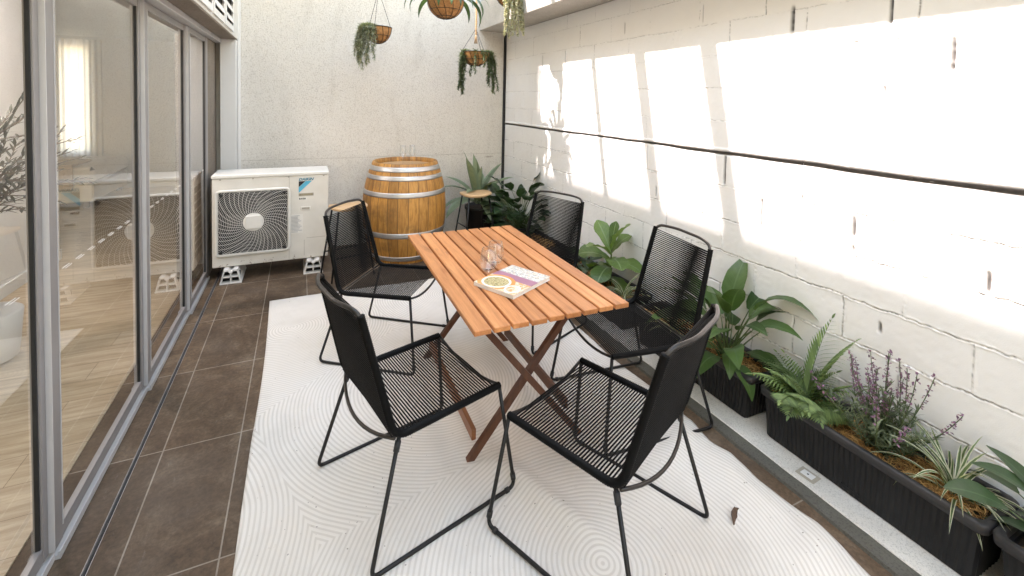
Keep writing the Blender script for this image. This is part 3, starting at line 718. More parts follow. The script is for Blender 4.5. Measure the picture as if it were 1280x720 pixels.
# book
def book():
    L, Wd, th = .285, .232, .018
    t = thing('cookbook', 'thick paperback cookbook with a bowl of food on its cover, lying on the table', 'book', (1.455, -.505, .7305), R(27))
    q = MB(); q.bbox(-L/2+.003, L/2-.002, -Wd/2+.003, Wd/2-.003, .0015, th-.0015, .001); q.build('pages', M['paper'], t)
    # cover as procedural print
    c = NT('cookbook_cover'); v = c.obj(); xyz = c.n('ShaderNodeSeparateXYZ'); c.L(v, xyz.inputs[0])
    y = c.math('MULTIPLY', xyz.outputs[0], .80); x = c.math('MULTIPLY', xyz.outputs[1], -1.2)
    n1 = c.noise(v, 55, 3, .7); n2 = c.noise(v, 110, 3, .7); n3 = c.noise(c.mapv(v, (1, 1, 1), (3, 5, 0)), 75, 3)
    base = c.ramp(n1, [(.34, (.55, .36, .30)), (.42, (.74, .68, .58)), (.50, (.76, .73, .66)), (.54, (.22, .27, .36)), (.60, (.66, .52, .26)), (.66, (.72, .70, .64))])
    lines = c.math('MULTIPLY', c.math('GREATER_THAN', c.math('FRACT', c.math('MULTIPLY', y, 46.0)), .62), c.math('GREATER_THAN', c.noise(c.mapv(v, (1, 1, 1)), 150, 2, .5), .5))
    base = c.mix(c.math('MULTIPLY', lines, .55), base, (.16, .17, .20))
    purple = (.36, .16, .23)
    col_ = c.mix(c.math('MULTIPLY', c.math('GREATER_THAN', y, -.012), c.math('LESS_THAN', y, .034)), base, purple)
    low = c.math('LESS_THAN', y, -.012)
    col_ = c.mix(low, col_, c.ramp(n3, [(.4, (.72, .32, .10)), (.55, (.78, .66, .52))]))
    dx = c.math('DIVIDE', c.math('ADD', x, .045), .098); dy = c.math('DIVIDE', c.math('ADD', y, .06), .060)
    rr = c.math('SQRT', c.math('ADD', c.math('MULTIPLY', dx, dx), c.math('MULTIPLY', dy, dy)))
    col_ = c.mix(c.math('LESS_THAN', rr, 1.12), col_, (.78, .30, .08)); col_ = c.mix(c.math('LESS_THAN', rr, .88), col_, (.80, .76, .68))
    food = c.ramp(n2, [(.33, (.05, .05, .02)), (.45, (.32, .24, .07)), (.55, (.70, .58, .34)), (.65, (.16, .20, .05)), (.75, (.6, .3, .12))])
    col_ = c.mix(c.math('LESS_THAN', rr, .74), col_, food)
    dx = c.math('DIVIDE', c.math('SUBTRACT', x, .085), .045); dy = c.math('DIVIDE', c.math('ADD', y, .075), .035)
    rr = c.math('SQRT', c.math('ADD', c.math('MULTIPLY', dx, dx), c.math('MULTIPLY', dy, dy)))
    col_ = c.mix(c.math('LESS_THAN', c.math('ABSOLUTE', c.math('SUBTRACT', rr, .85)), .12), col_, (.82, .80, .76))
    c.set(col_, .35)
    q = MB(); q.bbox(-L/2, L/2, -Wd/2, Wd/2, th-.0014, th, .0004); q.build('front_cover', c.m, t)
    q = MB(); q.bbox(-L/2, L/2, -Wd/2, Wd/2, 0, .0014, .0004); q.box(-L/2-.001, -L/2+.001, -Wd/2+.0005, Wd/2-.0005, .0005, th-.0005); q.build('back_cover', M['paper'], t)
book()
def stemless(loc, label):
    q = MB(); o_ = [(.001,.004),(.020,.003),(.027,.002),(.034,.010),(.043,.030),(.0465,.052),(.044,.078),(.036,.108),(.0335,.115)]
    i_ = [(.0320,.115),(.0345,.107),(.0425,.078),(.045,.052),(.0415,.031),(.032,.0135),(.001,.010)]
    q.lathe(o_+i_, 40); o = q.build('wine_glass', M['wineglass'], None, True, loc); tag(o, label, 'glass')
stemless((1.405, -.325, .7305), 'empty stemless wine glass on the table, touching the cookbook corner')
stemless((1.475, -.245, .7305), 'empty stemless wine glass on the table, the farther one from the cookbook')

# ================================================================== ROPE CHAIRS
def make_chair(lab):
    t = thing('rope_chair', lab, 'chair', (0, 0, 0), 0, 'black rope chairs around the table')
    w, hs, hj, ht, a, b, tt, fa, fb, wf, wt = .485, .424, .420, .871, .235, .205, .128, .285, .317, .578, .43
    def rail(sd):       # centre line from the front corner to the backrest top
        Fp = Vector((a, sd*w/2, hs)); J = Vector((-b-.012, sd*w/2, hj-.012)); T = Vector((-b-tt, sd*wt/2, ht))
        return rounded([Fp, J, T], .055, 7), Fp, J, T
    def bez(p0, p1, p2, n=12): return [p0*(1-k/n)**2+p1*2*(k/n)*(1-k/n)+p2*(k/n)**2 for k in range(n+1)]
    rl, Fl, Jl, Tl = rail(1); rr, Fr, Jr, Tr = rail(-1)
    q = MB()
    # top bow
    mid = (Tl+Tr)/2 + Vector((-.060, 0, .006)); q.tube(rounded([Tl-(Tl-Jl).normalized()*.06, Tl, mid+Vector((.016, .10, -.002)), mid+Vector((.016, -.10, -.002)), Tr, Tr-(Tr-Jr).normalized()*.06], .05, 6), .0078, 10)
    q.build('top_bar', M['worn_metal'], t, True)
    q = MB(); mid = (Fl+Fr)/2 + Vector((.010, 0, -.085)); q.tube(bez(Fl, mid, Fr), .0065, 8)
    q.build('front_bar', M['black_metal'], t, True)
    q = MB(); mid = (Jl+Jr)/2 + Vector((-.10, 0, -.075)); q.tube(bez(Jl, mid, Jr), .0065, 8)
    q.build('cross_bar', M['worn_metal'], t, True)
    # wound side rails
    for side in (rl, rr):
        pts = []
        for i in range(len(side)-1):
            n = max(1, int((side[i+1]-side[i]).length/.0035))
            for k in range(n): pts.append(side[i].lerp(side[i+1], k/n))
        pts.append(side[-1])
        pts = pts[:-4]
        rs = [.0128+(.0016 if k % 2 else -.0010) for k in range(len(pts))]
        q = MB(); q.tube(pts, rs, 9); q.build('wound_rail', M['rope'], t, True)
    # strands
    def weave(p0a, p1a, p0b, p1b, n, name, dv, sag, layers, sr_):
        q = MB()
        for layer in range(layers):
            for i in range(n):
                f = (i+.5*layer+.25)/n
                A = p0a.lerp(p1a, f); B = p0b.lerp(p1b, f + (.35/n if layer else -.35/n))
                o = dv*(.007 if layer else -.007)
                m1 = A.lerp(B, .5)+o*.3+sag*math.sin(math.pi*f)
                q.tube([A+o, A.lerp(B, .25)+o*.6+sag*.7*math.sin(math.pi*f), m1, A.lerp(B, .75)+o*.6+sag*.7*math.sin(math.pi*f), B+o], sr_, 5, False)
        q.build(name, M['rope'], t, True)
    weave(Jl+Vector((.024, 0, .008)), Fl-Vector((.008, 0, 0)), Jr+Vector((.024, 0, .008)), Fr-Vector((.008, 0, 0)), 37, 'seat', Vector((0, 0, 1)), Vector((0, 0, -.010)), 1, .0031)
    dl = (Tl-Jl).normalized()
    weave(Jl+dl*.014, Tl-dl*.026, Jr+Vector((dl.x, -dl.y, dl.z))*.014, Tr-Vector((dl.x, -dl.y, dl.z))*.026, 42, 'backrest', Vector((1, 0, .28)), Vector((-.016, 0, 0)), 2, .0027)
    # sled legs, one bent rod each side
    for sd in (1, -1):
        Fp = Vector((a-.002, sd*w/2, hs-.008)); J = Vector((-b+.004, sd*w/2, hj-.014))
        B = Vector((fa, sd*wf/2, .0085)); Rr = Vector((-fb, sd*wf/2, .0085))
        q = MB(); q.tube(rounded([Fp, B, Rr, J], .032, 7), .0075, 10); lg = q.build('leg', M['black_metal'], t, True)
        d1 = (Fp-B).normalized(); d2 = (Rr-B).normalized()
        for pa, pb in ((B+d1*.028, B+d1*.052), (B+d2*.03, B+d2*.045), (J-(J-Rr).normalized()*.045, J-(J-Rr).normalized()*.012)):
            q = MB(); q.tube([pa, pb], .0105, 10); q.build('sleeve', M['gasket'], lg, True)
    return t
chairs = [
 ((1.078, .498), -36.3, 'black rope chair with its back to the air conditioner, near the barrel'),
 ((.995, -.591), 14.2, 'black rope chair nearest the glass doors at the front left of the table'),
 ((2.002, .40), 202.5, 'black rope chair on the far right of the table, half hidden by the tabletop'),
 ((2.085, -.558), 174.8, 'black rope chair on the right of the table, nearer the tall peace lily'),
 ((1.560, -1.059), 114.1, 'black rope chair closest to the viewer, its back turned to the planters'),
]
ch0 = make_chair(chairs[0][2])
for i, ((x, y), deg, lab) in enumerate(chairs):
    o = ch0 if i == 0 else copy_tree(ch0)
    o.location = (x, y, .012); o.rotation_euler = (0, 0, R(deg)); o['label'] = lab

# ================================================================== AIR CONDITIONER
def aircon():
    W, H, D = .90, .785, .32
    t = thing('air_conditioner', 'ivory outdoor air conditioner with a round fan guard, by the glass doors', 'air conditioner', (-.12, 2.05, .125))
    q = MB(); q.bbox(0, W, 0, D, 0, H-.035, .006); q.build('casing', M['ac'], t)
    q = MB(); q.bbox(-.006, W+.006, -.006, D+.006, H-.0345, H, .008); q.build('top_cover', M['ac_white'], t)
    # panel seam
    q = MB(); q.box(.578, .581, -.0012, .001, .012, H-.036); q.box(.70, .703, -.0012, .001, .03, .17)
    q.box(.72, .88, -.0012, .001, .184, .187); q.build('panel_seam', M['label'], t)
    for x in (.06, .30, .575, .86):
        q = MB(); q.bbox(x-.006, x+.006, -.008, -.0005, H-.046, H-.036, .001); q.build('screw', M['label'], t)
    # fan recess
    cx, cz, S = .305, .375, .272
    q = MB(); q.box(cx-S+.01, cx+S-.01, -.004, -.0015, cz-S+.01, cz+S-.01); q.build('fan_recess', M['dark'], t)
    for k in range(3):
        q = MB(); a0 = k*2*math.pi/3+.4; vs = []
        for i in range(7):
            r = .05+i*.028
            for dl in (0, .85): an = a0+dl+i*.05; vs.append((cx+r*math.cos(an), -.007-.004*dl, cz+r*math.sin(an)))
        q.add(vs, [(2*i, 2*i+1, 2*i+3, 2*i+2) for i in range(6)])
        q.build('fan_blade', M['fan'], t)
    # guard: square rim, rings and swirled spokes clipped to the square
    q = MB(); y = -.030
    def ins(x, z, m=.004): return abs(x-cx) < S-m and abs(z-cz) < S-m
    def run(pts, r, n):
        seg = []
        for p in pts:
            if ins(p[0], p[2]): seg.append(p)
            else:
                if len(seg) > 1: q.tube(seg, r, n, False)
                seg = []
        if len(seg) > 1: q.tube(seg, r, n, False)
    for k in range(24):
        r = .078+k*.0128
        if r > .375: break
        nn = 88; run([(cx+r*math.cos(2*math.pi*i/nn), y+.010*max(0, (r-.2)/.18)**2, cz+r*math.sin(2*math.pi*i/nn)) for i in range(nn+1)], .0012, 4)
    for k in range(40):
        a0 = 2*math.pi*k/40
        run([(cx+r*math.cos(a0-2.6*(r-.06)), y-.003+.010*max(0, (r-.2)/.18)**2, cz+r*math.sin(a0-2.6*(r-.06))) for r in [.06+i*.0105 for i in range(32)]], .0016, 4)
    q.build('fan_guard', M['ac_white'], t, True)
    q = MB(); pts = []
    c4 = [(cx-S, cz-S), (cx+S, cz-S), (cx+S, cz+S), (cx-S, cz+S)]
    loop = []
    for i in range(4):
        p0, p1, p2 = c4[i-1], c4[i], c4[(i+1) % 4]
        loop += arc((p0[0], -.014, p0[1]), (p1[0], -.014, p1[1]), (p2[0], -.014, p2[1]), .03, 5)
    loop.append(loop[0]); q.tube(loop, .012, 8, False); q.build('guard_rim', M['ac_white'], t, True)
    q = MB(); q.bbox(cx-.062, cx+.062, -.040, -.026, cz-.060, cz+.060, .008); q.build('guard_hub', M['ac_white'], t)
    q = MB(); q.lathe([(.079, 0), (.079, .008), (.07, .012)], 32, (0, 0, 0), True, True)
    o = q.build('hub_ring', M['ac_white'], t, True); o.rotation_euler = (R(90), 0, 0); o.location = (cx, -.022, cz)
    for sx in (-1, 1):
        for sz in (-1, 1):
            q = MB(); q.bbox(cx+sx*(S-.035)-.011, cx+sx*(S-.035)+.011, -.040, -.024, cz+sz*(S-.03)-.011, cz+sz*(S-.03)+.011, .002); q.build('guard_clip', M['gasket'], t)
    # emblem, lettering and labels (front faces -Y)
    def tri(pts, m_, name, y=-.0016):
        q = MB(); n = len(pts); q.add([(x, y, z) for x, z in pts]+[(x, y+.0012, z) for x, z in pts], [tuple(range(n)), tuple(range(2*n-1, n-1, -1))]+[(i, n+i, n+(i+1) % n, (i+1) % n) for i in range(n)]); q.build(name, m_, t)
    def words(txt, x, z, size, m_, name, shear=0, bold=0, sx=1.0):
        me = text_mesh(txt, size, shear, bold); me.name = name; me.materials.clear(); me.materials.append(m_)
        o = bpy.data.objects.new(name, me); col.objects.link(o); o.parent = t; o.location = (x, -.0014, z); o.rotation_euler = (R(90), 0, 0); o.scale = (sx, 1, 1)
    lx, lz = .655, .700
    tri([(lx, lz), (lx+.055, lz), (lx, lz-.052)], M['black_print'], 'emblem')
    tri([(lx+.058, lz), (lx+.108, lz), (lx, lz-.105), (lx, lz-.055)], M['blue'], 'emblem')
    words('DAIKIN', lx-.001, lz+.006, .032, M['teal'], 'lettering', .25, .0012, 1.12)
    tri([(lx, .592), (lx+.122, .592), (lx+.122, .566), (lx, .566)], M['label'], 'badge')
    q = MB()
    for k in range(7): q.box(lx+.008+k*.0155, lx+.019+k*.0155, -.0030, -.0018, .575, .584)
    q.build('badge_print', M['gold_print'], t)
    tri([(lx, .553), (lx+.068, .553), (lx+.068, .533), (lx, .533)], M['ac_white'], 'sticker', -.0013)
    words('R410A', lx+.003, .536, .020, M['black_print'], 'lettering', 0, .0008)
    q = MB(); q.bbox(.672, .752, -.006, -.001, .440, .472, .002); hd = q.build('handle_recess', M['ac_white'], t); q = MB(); q.box(.680, .744, -.0066, -.0062, .447, .464); q.build('handle_slot', M['label'], hd)
    tri([(.592, .405), (.690, .400), (.690, .235), (.592, .235)], M['ac_white'], 'sticker', -.0013)
    q = MB()
    for k in range(13):
        z = .392-k*.012; q.box(.597, .597+rnd.uniform(.05, .086), -.0024, -.0016, z-.0032, z+.0028)
    q.build('sticker_print', M['label_print'], t)
    # side grille on the left end
    q = MB()
    for i in range(4):
        for k in range(9): q.bbox(-.004, -.0005, .03+i*.068, .085+i*.068, .09+k*.068, .140+k*.068, .001)
    q.build('side_grille', M['label'], t)
aircon()
def mount(x, lab):
    t = thing('mounting_block', lab, 'mounting block', (x, 1.985, 0), 0, 'white blocks under the air conditioner')
    q = MB(); h = .124; w0, w1 = .072, .048; D = .36
    def bar(xa, za, xb, zb, th=.010):
        a = Vector((xa, 0, za)); b = Vector((xb, 0, zb)); d = (b-a).normalized(); n = Vector((-d.z, 0, d.x))*th/2
        vs = []
        for y in (0, D):
            for p in (a-n, b-n, b+n, a+n): vs.append((p.x, y, p.z))
        q.add(vs, [(0,1,2,3),(7,6,5,4),(0,4,5,1),(1,5,6,2),(2,6,7,3),(3,7,4,0)])
    bar(-w0-.008, .005, w0+.008, .005); bar(-w0, .01, -w1, h-.012); bar(w0, .01, w1, h-.012)
    bar(-.062, .058, .062, .058, .009); bar(0, .01, 0, .092, .009)
    bar(-w1-.004, h-.012, -.020, h-.012, .014); bar(w1+.004, h-.012, .020, h-.012, .014); bar(-.022, h-.010, 0, .088, .009); bar(.022, h-.010, 0, .088, .009)
    q.build('block_shell', M['block_plastic'], t)
    q = MB(); q.box(-w0+.004, w0-.004, .05, .055, .01, .09); q.build('block_core', M['dark'], t)
    return t
mount(.02, 'white plastic mounting block under the air conditioner, at the end by the glass doors'); mount(.655, 'white plastic mounting block under the air conditioner, at the end by the stool')

# ================================================================== BARREL
def barrel():
    t = thing('wine_barrel', 'big oak wine barrel with grey metal hoops, standing upright against the rendered wall', 'barrel', (1.515, 2.235, 0))
    H = .955; r0, rb = .318, .412
    def rad(z): u = (z/H-.5)*2; return r0+(rb-r0)*(1-abs(u)**2.1)
    q = MB(); prof = [(rad(H*i/36), H*i/36) for i in range(37)]
    prof += [(r0-.022, H), (r0-.028, H-.035), (r0-.028, H-.05)]
    q.lathe(prof, 96); q.build('stave_shell', M['barrel'], t, True)
    q = MB()
    for k in range(6):
        y0 = -.29+k*.097; y1 = y0+.0955
        def hw(y): return math.sqrt(max(0, .2895**2-y*y))
        vs = []; ny = 6
        for i in range(ny+1):
            y = y0+(y1-y0)*i/ny; vs += [(-hw(y), y, H-.045), (hw(y), y, H-.045)]
        q.add(vs, [(2*i, 2*i+1, 2*i+3, 2*i+2) for i in range(ny)])
    q.build('barrel_head', M['barrel_head'], t)
    for (z, hh) in ((.905, .045), (.825, .042), (.672, .046), (.290, .050), (.052, .046)):
        q = MB(); za, zb = z-hh/2, z+hh/2
        zz = [za+(zb-za)*i/4 for i in range(5)]
        q.lathe([(rad(za)+.0005, za)]+[(rad(v)+.0032, v) for v in zz]+[(rad(zb)+.0005, zb)], 96)
        an = 4.0+z*7
        for dz in (-.010, .010): q.lathe([(0.0045, 0), (.0045, .002), (.002, .004)], 8, ((rad(z)+.002)*math.cos(an), (rad(z)+.002)*math.sin(an), z+dz), True, True)
        q.build('hoop', M['hoop'], t, True)
barrel()
def stem_glass(loc, lab):
    q = MB()
    o_ = [(.001,.001),(.033,.0015),(.0335,.003),(.012,.006),(.0042,.014),(.0036,.05),(.0040,.080),(.012,.088),(.024,.100),(.031,.122),(.0325,.15),(.0295,.185),(.027,.205)]
    i_ = [(.0258,.205),(.0283,.185),(.0312,.15),(.0298,.123),(.0225,.102),(.010,.0915),(.001,.0895)]
    q.lathe(o_+i_, 36); tag(q.build('stem_glass', M['wineglass'], None, True, loc), lab, 'glass')
stem_glass((1.475, 2.16, .9105), 'empty stemmed wine glass on the barrel head, the one nearer the air conditioner')
stem_glass((1.575, 2.19, .9105), 'empty stemmed wine glass on the barrel head, the one nearer the agave')

# ================================================================== STOOLS
def stool(x, y, rz, lab, H=.62):
    t = thing('bar_stool', lab, 'stool', (x, y, 0), rz, 'wooden topped stools by the barrel')
    q = MB(); n = 48; hw, hd = .158, .125; vs = []; rings = []
    for (k, z) in ((.90, H-.030), (1.0, H-.022), (1.0, H-.008), (.965, H-.001), (.55, H-.004), (.12, H-.009)):
        for i in range(n):
            a = 2*math.pi*i/n; ca, sa = math.cos(a), math.sin(a); ex = .62
            X = math.copysign(abs(ca)**ex, ca)*hw*k; Y = math.copysign(abs(sa)**ex, sa)*hd*k
            vs.append((X, Y, z+.012*(X/hw)**2))
    fs = []
    for j in range(5):
        for i in range(n): fs.append((j*n+i, j*n+(i+1) % n, (j+1)*n+(i+1) % n, (j+1)*n+i))
    fs.append(tuple(range(n))[::-1]); fs.append(tuple(5*n+i for i in range(n)))
    q.add(vs, fs); q.build('seat', M['stoolwood'], t, True)
    for sx in (-1, 1):
        for sy in (-1, 1):
            q = MB(); q.tube([(sx*.112, sy*.085, H-.03), (sx*.185, sy*.150, .006)], .0085, 10); q.build('leg', M['black_metal'], t, True)
    for z in (.20, .30):
        f = 1-z/(H-.03); X, Y = .112+.073*f, .085+.065*f
        for sg in (-1, 1):
            q = MB()
            if z < .25: q.tube([(-X, sg*Y, z), (X, sg*Y, z)], .006, 8)
            else: q.tube([(sg*X, -Y, z), (sg*X, Y, z)], .006, 8)
            q.build('rung', M['black_metal'], t, True)
stool(.935, 1.86, R(14), 'wooden topped stool with black legs, behind a rope chair beside the air conditioner')
stool(2.20, 2.02, R(6), 'wooden topped stool with black legs, in front of the agave pot')

# ================================================================== PLANTERS
def make_planter(L, lab, y0, gx=0):
    """outer long face towards -X, standing on the ledge"""
    t = thing('planter_box', lab, 'planter', (2.672, y0+L/2, .023), 0, 'black planter boxes along the block wall')
    H = .225; b0, b1 = .106, .118; l0, l1 = L/2-.035, L/2-.012
    q = MB(); nr = int(L/.022); vs = []
    def ring(z, wx, ly, amp, ins=0):
        pts = []
        N = nr*4
        for i in range(N+1):
            u = -1+2*i/N; am = amp*math.cos(2*math.pi*i/4)
            pts.append((-wx-am+ins, u*(ly-.02), z))
        pts.append((-wx+.004+ins, ly-.006, z)); pts.append((-wx+.02, ly-ins, z))
        M4 = 16
        for i in range(1, M4): u = -1+2*i/M4; pts.append((u*(wx-.02), ly+amp*math.cos(math.pi*i)-ins, z))
        pts.append((wx-.02, ly-ins, z)); pts.append((wx-ins, ly-.02, z)); pts.append((wx-ins, -ly+.02, z)); pts.append((wx-.02, -ly+ins, z))
        for i in range(1, M4): u = 1-2*i/M4; pts.append((u*(wx-.02), -ly-amp*math.cos(math.pi*i)+ins, z))
        pts.append((-wx+.02, -ly+ins, z)); pts.append((-wx+.004+ins, -ly+.006, z))
        return pts
    prof = [(0, b0, l0, 0, 0), (.006, b0+.003, l0+.003, .0022, 0), (H-.035, b1-.006, l1-.004, .0022, 0), (H-.026, b1-.006, l1-.004, 0, 0), (H-.026, b1-.010, l1-.008, 0, .012), (.16, b1-.014, l1-.012, 0, .012)]
    for p in prof: vs += ring(*p)
    n = len(ring(*prof[0])); fs = []
    for j in range(len(prof)-1):
        for i in range(n): fs.append((j*n+i, (j+1)*n+i, (j+1)*n+(i+1) % n, j*n+(i+1) % n))
    fs.append(tuple(range(n)))
    q.add(vs, fs); body = q.build('box_body', M['planter'], t)
    # rim
    q = MB(); vs = []
    rp = [(H-.034, 0, .0), (H-.034, .010, 0), (H-.006, .013, 0), (H, .008, 0), (H, -.008, 0), (H-.008, -.012, 0), (H-.030, -.012, 0)]
    def rr(z, o):
        pts = []; wx, ly = b1-.002+o, l1+.002+o; rc = .028
        for (sx, sy, a0) in ((1, 1, 0), (-1, 1, 90), (-1, -1, 180), (1, -1, 270)):
            for k in range(6): a = R(a0+18*k); pts.append((sx*(wx-rc)+rc*math.cos(a), sy*(ly-rc)+rc*math.sin(a), z))
        return pts
    for z, o, _ in rp: vs += rr(z, o)
    n = 24; fs = []
    for j in range(len(rp)-1):
        for i in range(n): fs.append((j*n+i, j*n+(i+1) % n, (j+1)*n+(i+1) % n, (j+1)*n+i))
    q.add(vs, fs); q.build('rim', M['planter_rim'], t, True)
    q = MB(); q.box(-b0-.0065, -b0+.002, L*.0-.035, L*.0+.035, .018, .030); q.build('drain_slot', M['dark'], t)
    q = MB(); nx, ny = 8, 24; vs = []
    for j in range(ny+1):
        for i in range(nx+1):
            x = -b1+.016+(2*b1-.032)*i/nx; y = -l1+.016+(2*l1-.032)*j/ny; vs.append((x, y, .172+.02*float(vnoise(x*22+y0*9, y*22, 4))))
    q.add(vs, [(j*(nx+1)+i, j*(nx+1)+i+1, (j+1)*(nx+1)+i+1, (j+1)*(nx+1)+i) for j in range(ny) for i in range(nx)]); q.build('soil', M['soil'], t, True)
    return t
def coir(y0, y1, n, lab, zt=.205, xc=2.675, hw=.082):
    q = MB(); rg = random.Random(int(y0*1000)+5)
    for i in range(n):
        x = xc+rg.uniform(-hw, hw); y = rg.uniform(y0, y1); z = zt+.022*float(vnoise(x*18, y*18, 9))+rg.uniform(-.008, .014)
        a = rg.uniform(0, 2*math.pi); L = rg.uniform(.03, .10); cv = rg.uniform(-1, 1); w = rg.uniform(.0006, .0013)
        pts = []; aa = a; p = Vector((x, y, z)); e = rg.uniform(-.25, .35)
        vs = []
        for k in range(5):
            sd = Vector((-math.sin(aa), math.cos(aa), rg.uniform(-.4, .4)))*w; vs += [p-sd, p+sd]
            p = p+Vector((math.cos(aa), math.sin(aa), e))*L/4
            p.x = min(max(p.x, xc-hw-.008), xc+hw+.008); p.y = min(max(p.y, y0-.02), y1+.02); p.z = max(p.z, zt-.02)
            aa += cv*.45; e -= .18
        q.add(vs, [(2*k, 2*k+1, 2*k+3, 2*k+2) for k in range(4)])
    tag(q.build('coir_mulch', M['coir']), lab, 'mulch', kind='stuff')
PL = [(-2.665, .87, 'black ribbed planter box at the right edge, nearest the viewer, holding a dark leafy plant'),
      (-1.785, .805, 'black ribbed planter box holding the fern, the lavender and the striped spider plant'),
      (-.935, .86, 'black ribbed planter box holding the tall broad-leaved peace lily'),
      (.02, .86, 'black ribbed planter box holding the fiddle-leaf plant, behind a rope chair'),
      (.93, .86, 'black ribbed planter box hidden behind the far right rope chair'),]
for i, (y0, L, lab) in enumerate(PL): make_planter(L, lab, y0)
make_planter(.80, 'black ribbed planter box in the far corner holding the dark glossy plant', 1.83)
coir(-1.73, -1.03, 2600, 'golden brown coir fibre mulch around the fern and the lavender')
coir(-.88, -.12, 1500, 'golden brown coir fibre mulch around the tall peace lily')
coir(.07, .83, 1000, 'golden brown coir fibre mulch around the fiddle-leaf plant')
coir(1.3, 1.75, 500, 'brown coir fibre mulch behind the far right rope chair')
coir(1.86, 2.55, 600, 'brown coir fibre mulch in the far corner planter')
coir(-2.5, -1.86, 600, 'brown coir fibre mulch at the right edge of the view')

# ================================================================== PLANTS
def plant(name, label, loc, leafmat, q, stems=None, stemmat=None, lname='foliage', group=None, cat='plant'):
    t = thing(name, label, cat, loc, 0, group)
    q.build(lname, leafmat, t, True)
    if stems is not None and stems.f: stems.build('stem', stemmat or M['stem'], t, True)
    return t
def petiole_leaf(q, st, base, az, el, pl, L, W, bend, fold, prof, rg, r=.0035, n=8, wav=.0, pb=.5):
    p = Vector(base); e = el; pts = [p.copy()]
    for k in range(5):
        p = p+Vector((math.cos(az)*math.cos(e), math.sin(az)*math.cos(e), math.sin(e)))*pl/5; e -= pb/5; pts.append(p.copy())
    st.tube(pts, [r*(1-.1*k) for k in range(6)], 6)
    q.leaf(p, az+rg.uniform(-.15, .15), e, L, W, bend, fold, n, prof, rg.uniform(-.35, .35), rg.uniform(-.4, .4), wav)
# 1 glossy dark bush in the far corner
rg = random.Random(3); q = MB(); st = MB()
for i in range(100):
    az = rg.uniform(0, 2*math.pi); h = rg.uniform(0, 1); el = R(30+58*h*rg.uniform(.7, 1))
    petiole_leaf(q, st, (rg.uniform(-.03, .03), rg.uniform(-.03, .03), 0), az, el, .10+.46*h*rg.uniform(.75, 1), rg.uniform(.17, .24), rg.uniform(.095, .14), rg.uniform(.3, 1.1), .22, 'oval', rg, wav=.12)
plant('peace_lily', 'dark glossy bushy plant in the far corner planter', (2.67, 1.90, .20), M['philo'], q, st)
# 2 fiddle leaf
rg = random.Random(12); q = MB(); st = MB()
st.tube([(0, 0, 0), (.01, .01, .10), (.0, -.005, .20), (.01, 0, .30)], [.009, .008, .007, .004], 8)
for (az, el, z, L, W, bd, rl) in [(275,70,.28,.30,.17,.7,.3),(95,58,.26,.27,.14,.3,-.5),(180,48,.24,.25,.17,1.0,.1),(250,35,.20,.27,.18,1.2,.2),(140,34,.20,.26,.17,1.1,-.2),(300,30,.17,.25,.17,1.2,.3),(210,22,.15,.25,.18,1.3,0),(100,20,.13,.24,.16,1.3,0),(170,10,.10,.22,.16,1.4,0),(270,8,.08,.22,.16,1.4,0),(60,30,.15,.22,.15,1.2,0),(350,60,.25,.22,.14,.8,0),(30,75,.30,.2,.10,.3,0)]:
    q.leaf((0.005, 0, z), R(az), R(el), L, W, bd, .20, 10, 'fiddle', rl, rg.uniform(-.3, .3), .12)
plant('fiddle_leaf_plant', 'light green fiddle-leaf plant with large wavy leaves, behind the two right hand chairs', (2.66, .34, .20), M['fiddle'], q, st)
# dark low leaves around it
rg = random.Random(15); q = MB(); st = MB()
for i in range(22):
    az = rg.uniform(0, 2*math.pi)
    petiole_leaf(q, st, (rg.uniform(-.03, .03), rg.uniform(-.05, .05), 0), az, R(rg.uniform(25, 70)), rg.uniform(.05, .16), rg.uniform(.13, .2), rg.uniform(.07, .11), rg.uniform(.6, 1.4), .2, 'oval', rg)
plant('peace_lily', 'low dark green leafy plant beside the fiddle-leaf plant, towards the far corner', (2.64, .62, .20), M['philo'], q, st)
# spider plants
def spider(seed, n, L, loc, label, mat='spider', wid=.016):
    rg = random.Random(seed); q = MB()
    for i in range(n):
        az = rg.uniform(0, 2*math.pi); el = R(rg.uniform(30, 88)); l = L*rg.uniform(.55, 1.1)
        q.leaf((rg.uniform(-.012, .012), rg.uniform(-.012, .012), 0), az, el, l, wid*rg.uniform(.7, 1.15), rg.uniform(.9, 2.3), .35, 9, 'strap', rg.uniform(-.2, .2), rg.uniform(-.5, .5))
    return plant('spider_plant', label, loc, M[mat], q)
spider(5, 46, .30, (2.66, -1.66, .20), 'green and white striped spider plant at the end of the planter next to the lavender')
spider(6, 26, .26, (2.62, .12, .20), 'small striped spider plant below the fiddle-leaf plant, behind the middle right chair')
spider(8, 30, .24, (2.62, -.36, .20), 'small grassy spider plant behind the nearest chair, beside the tall peace lily')
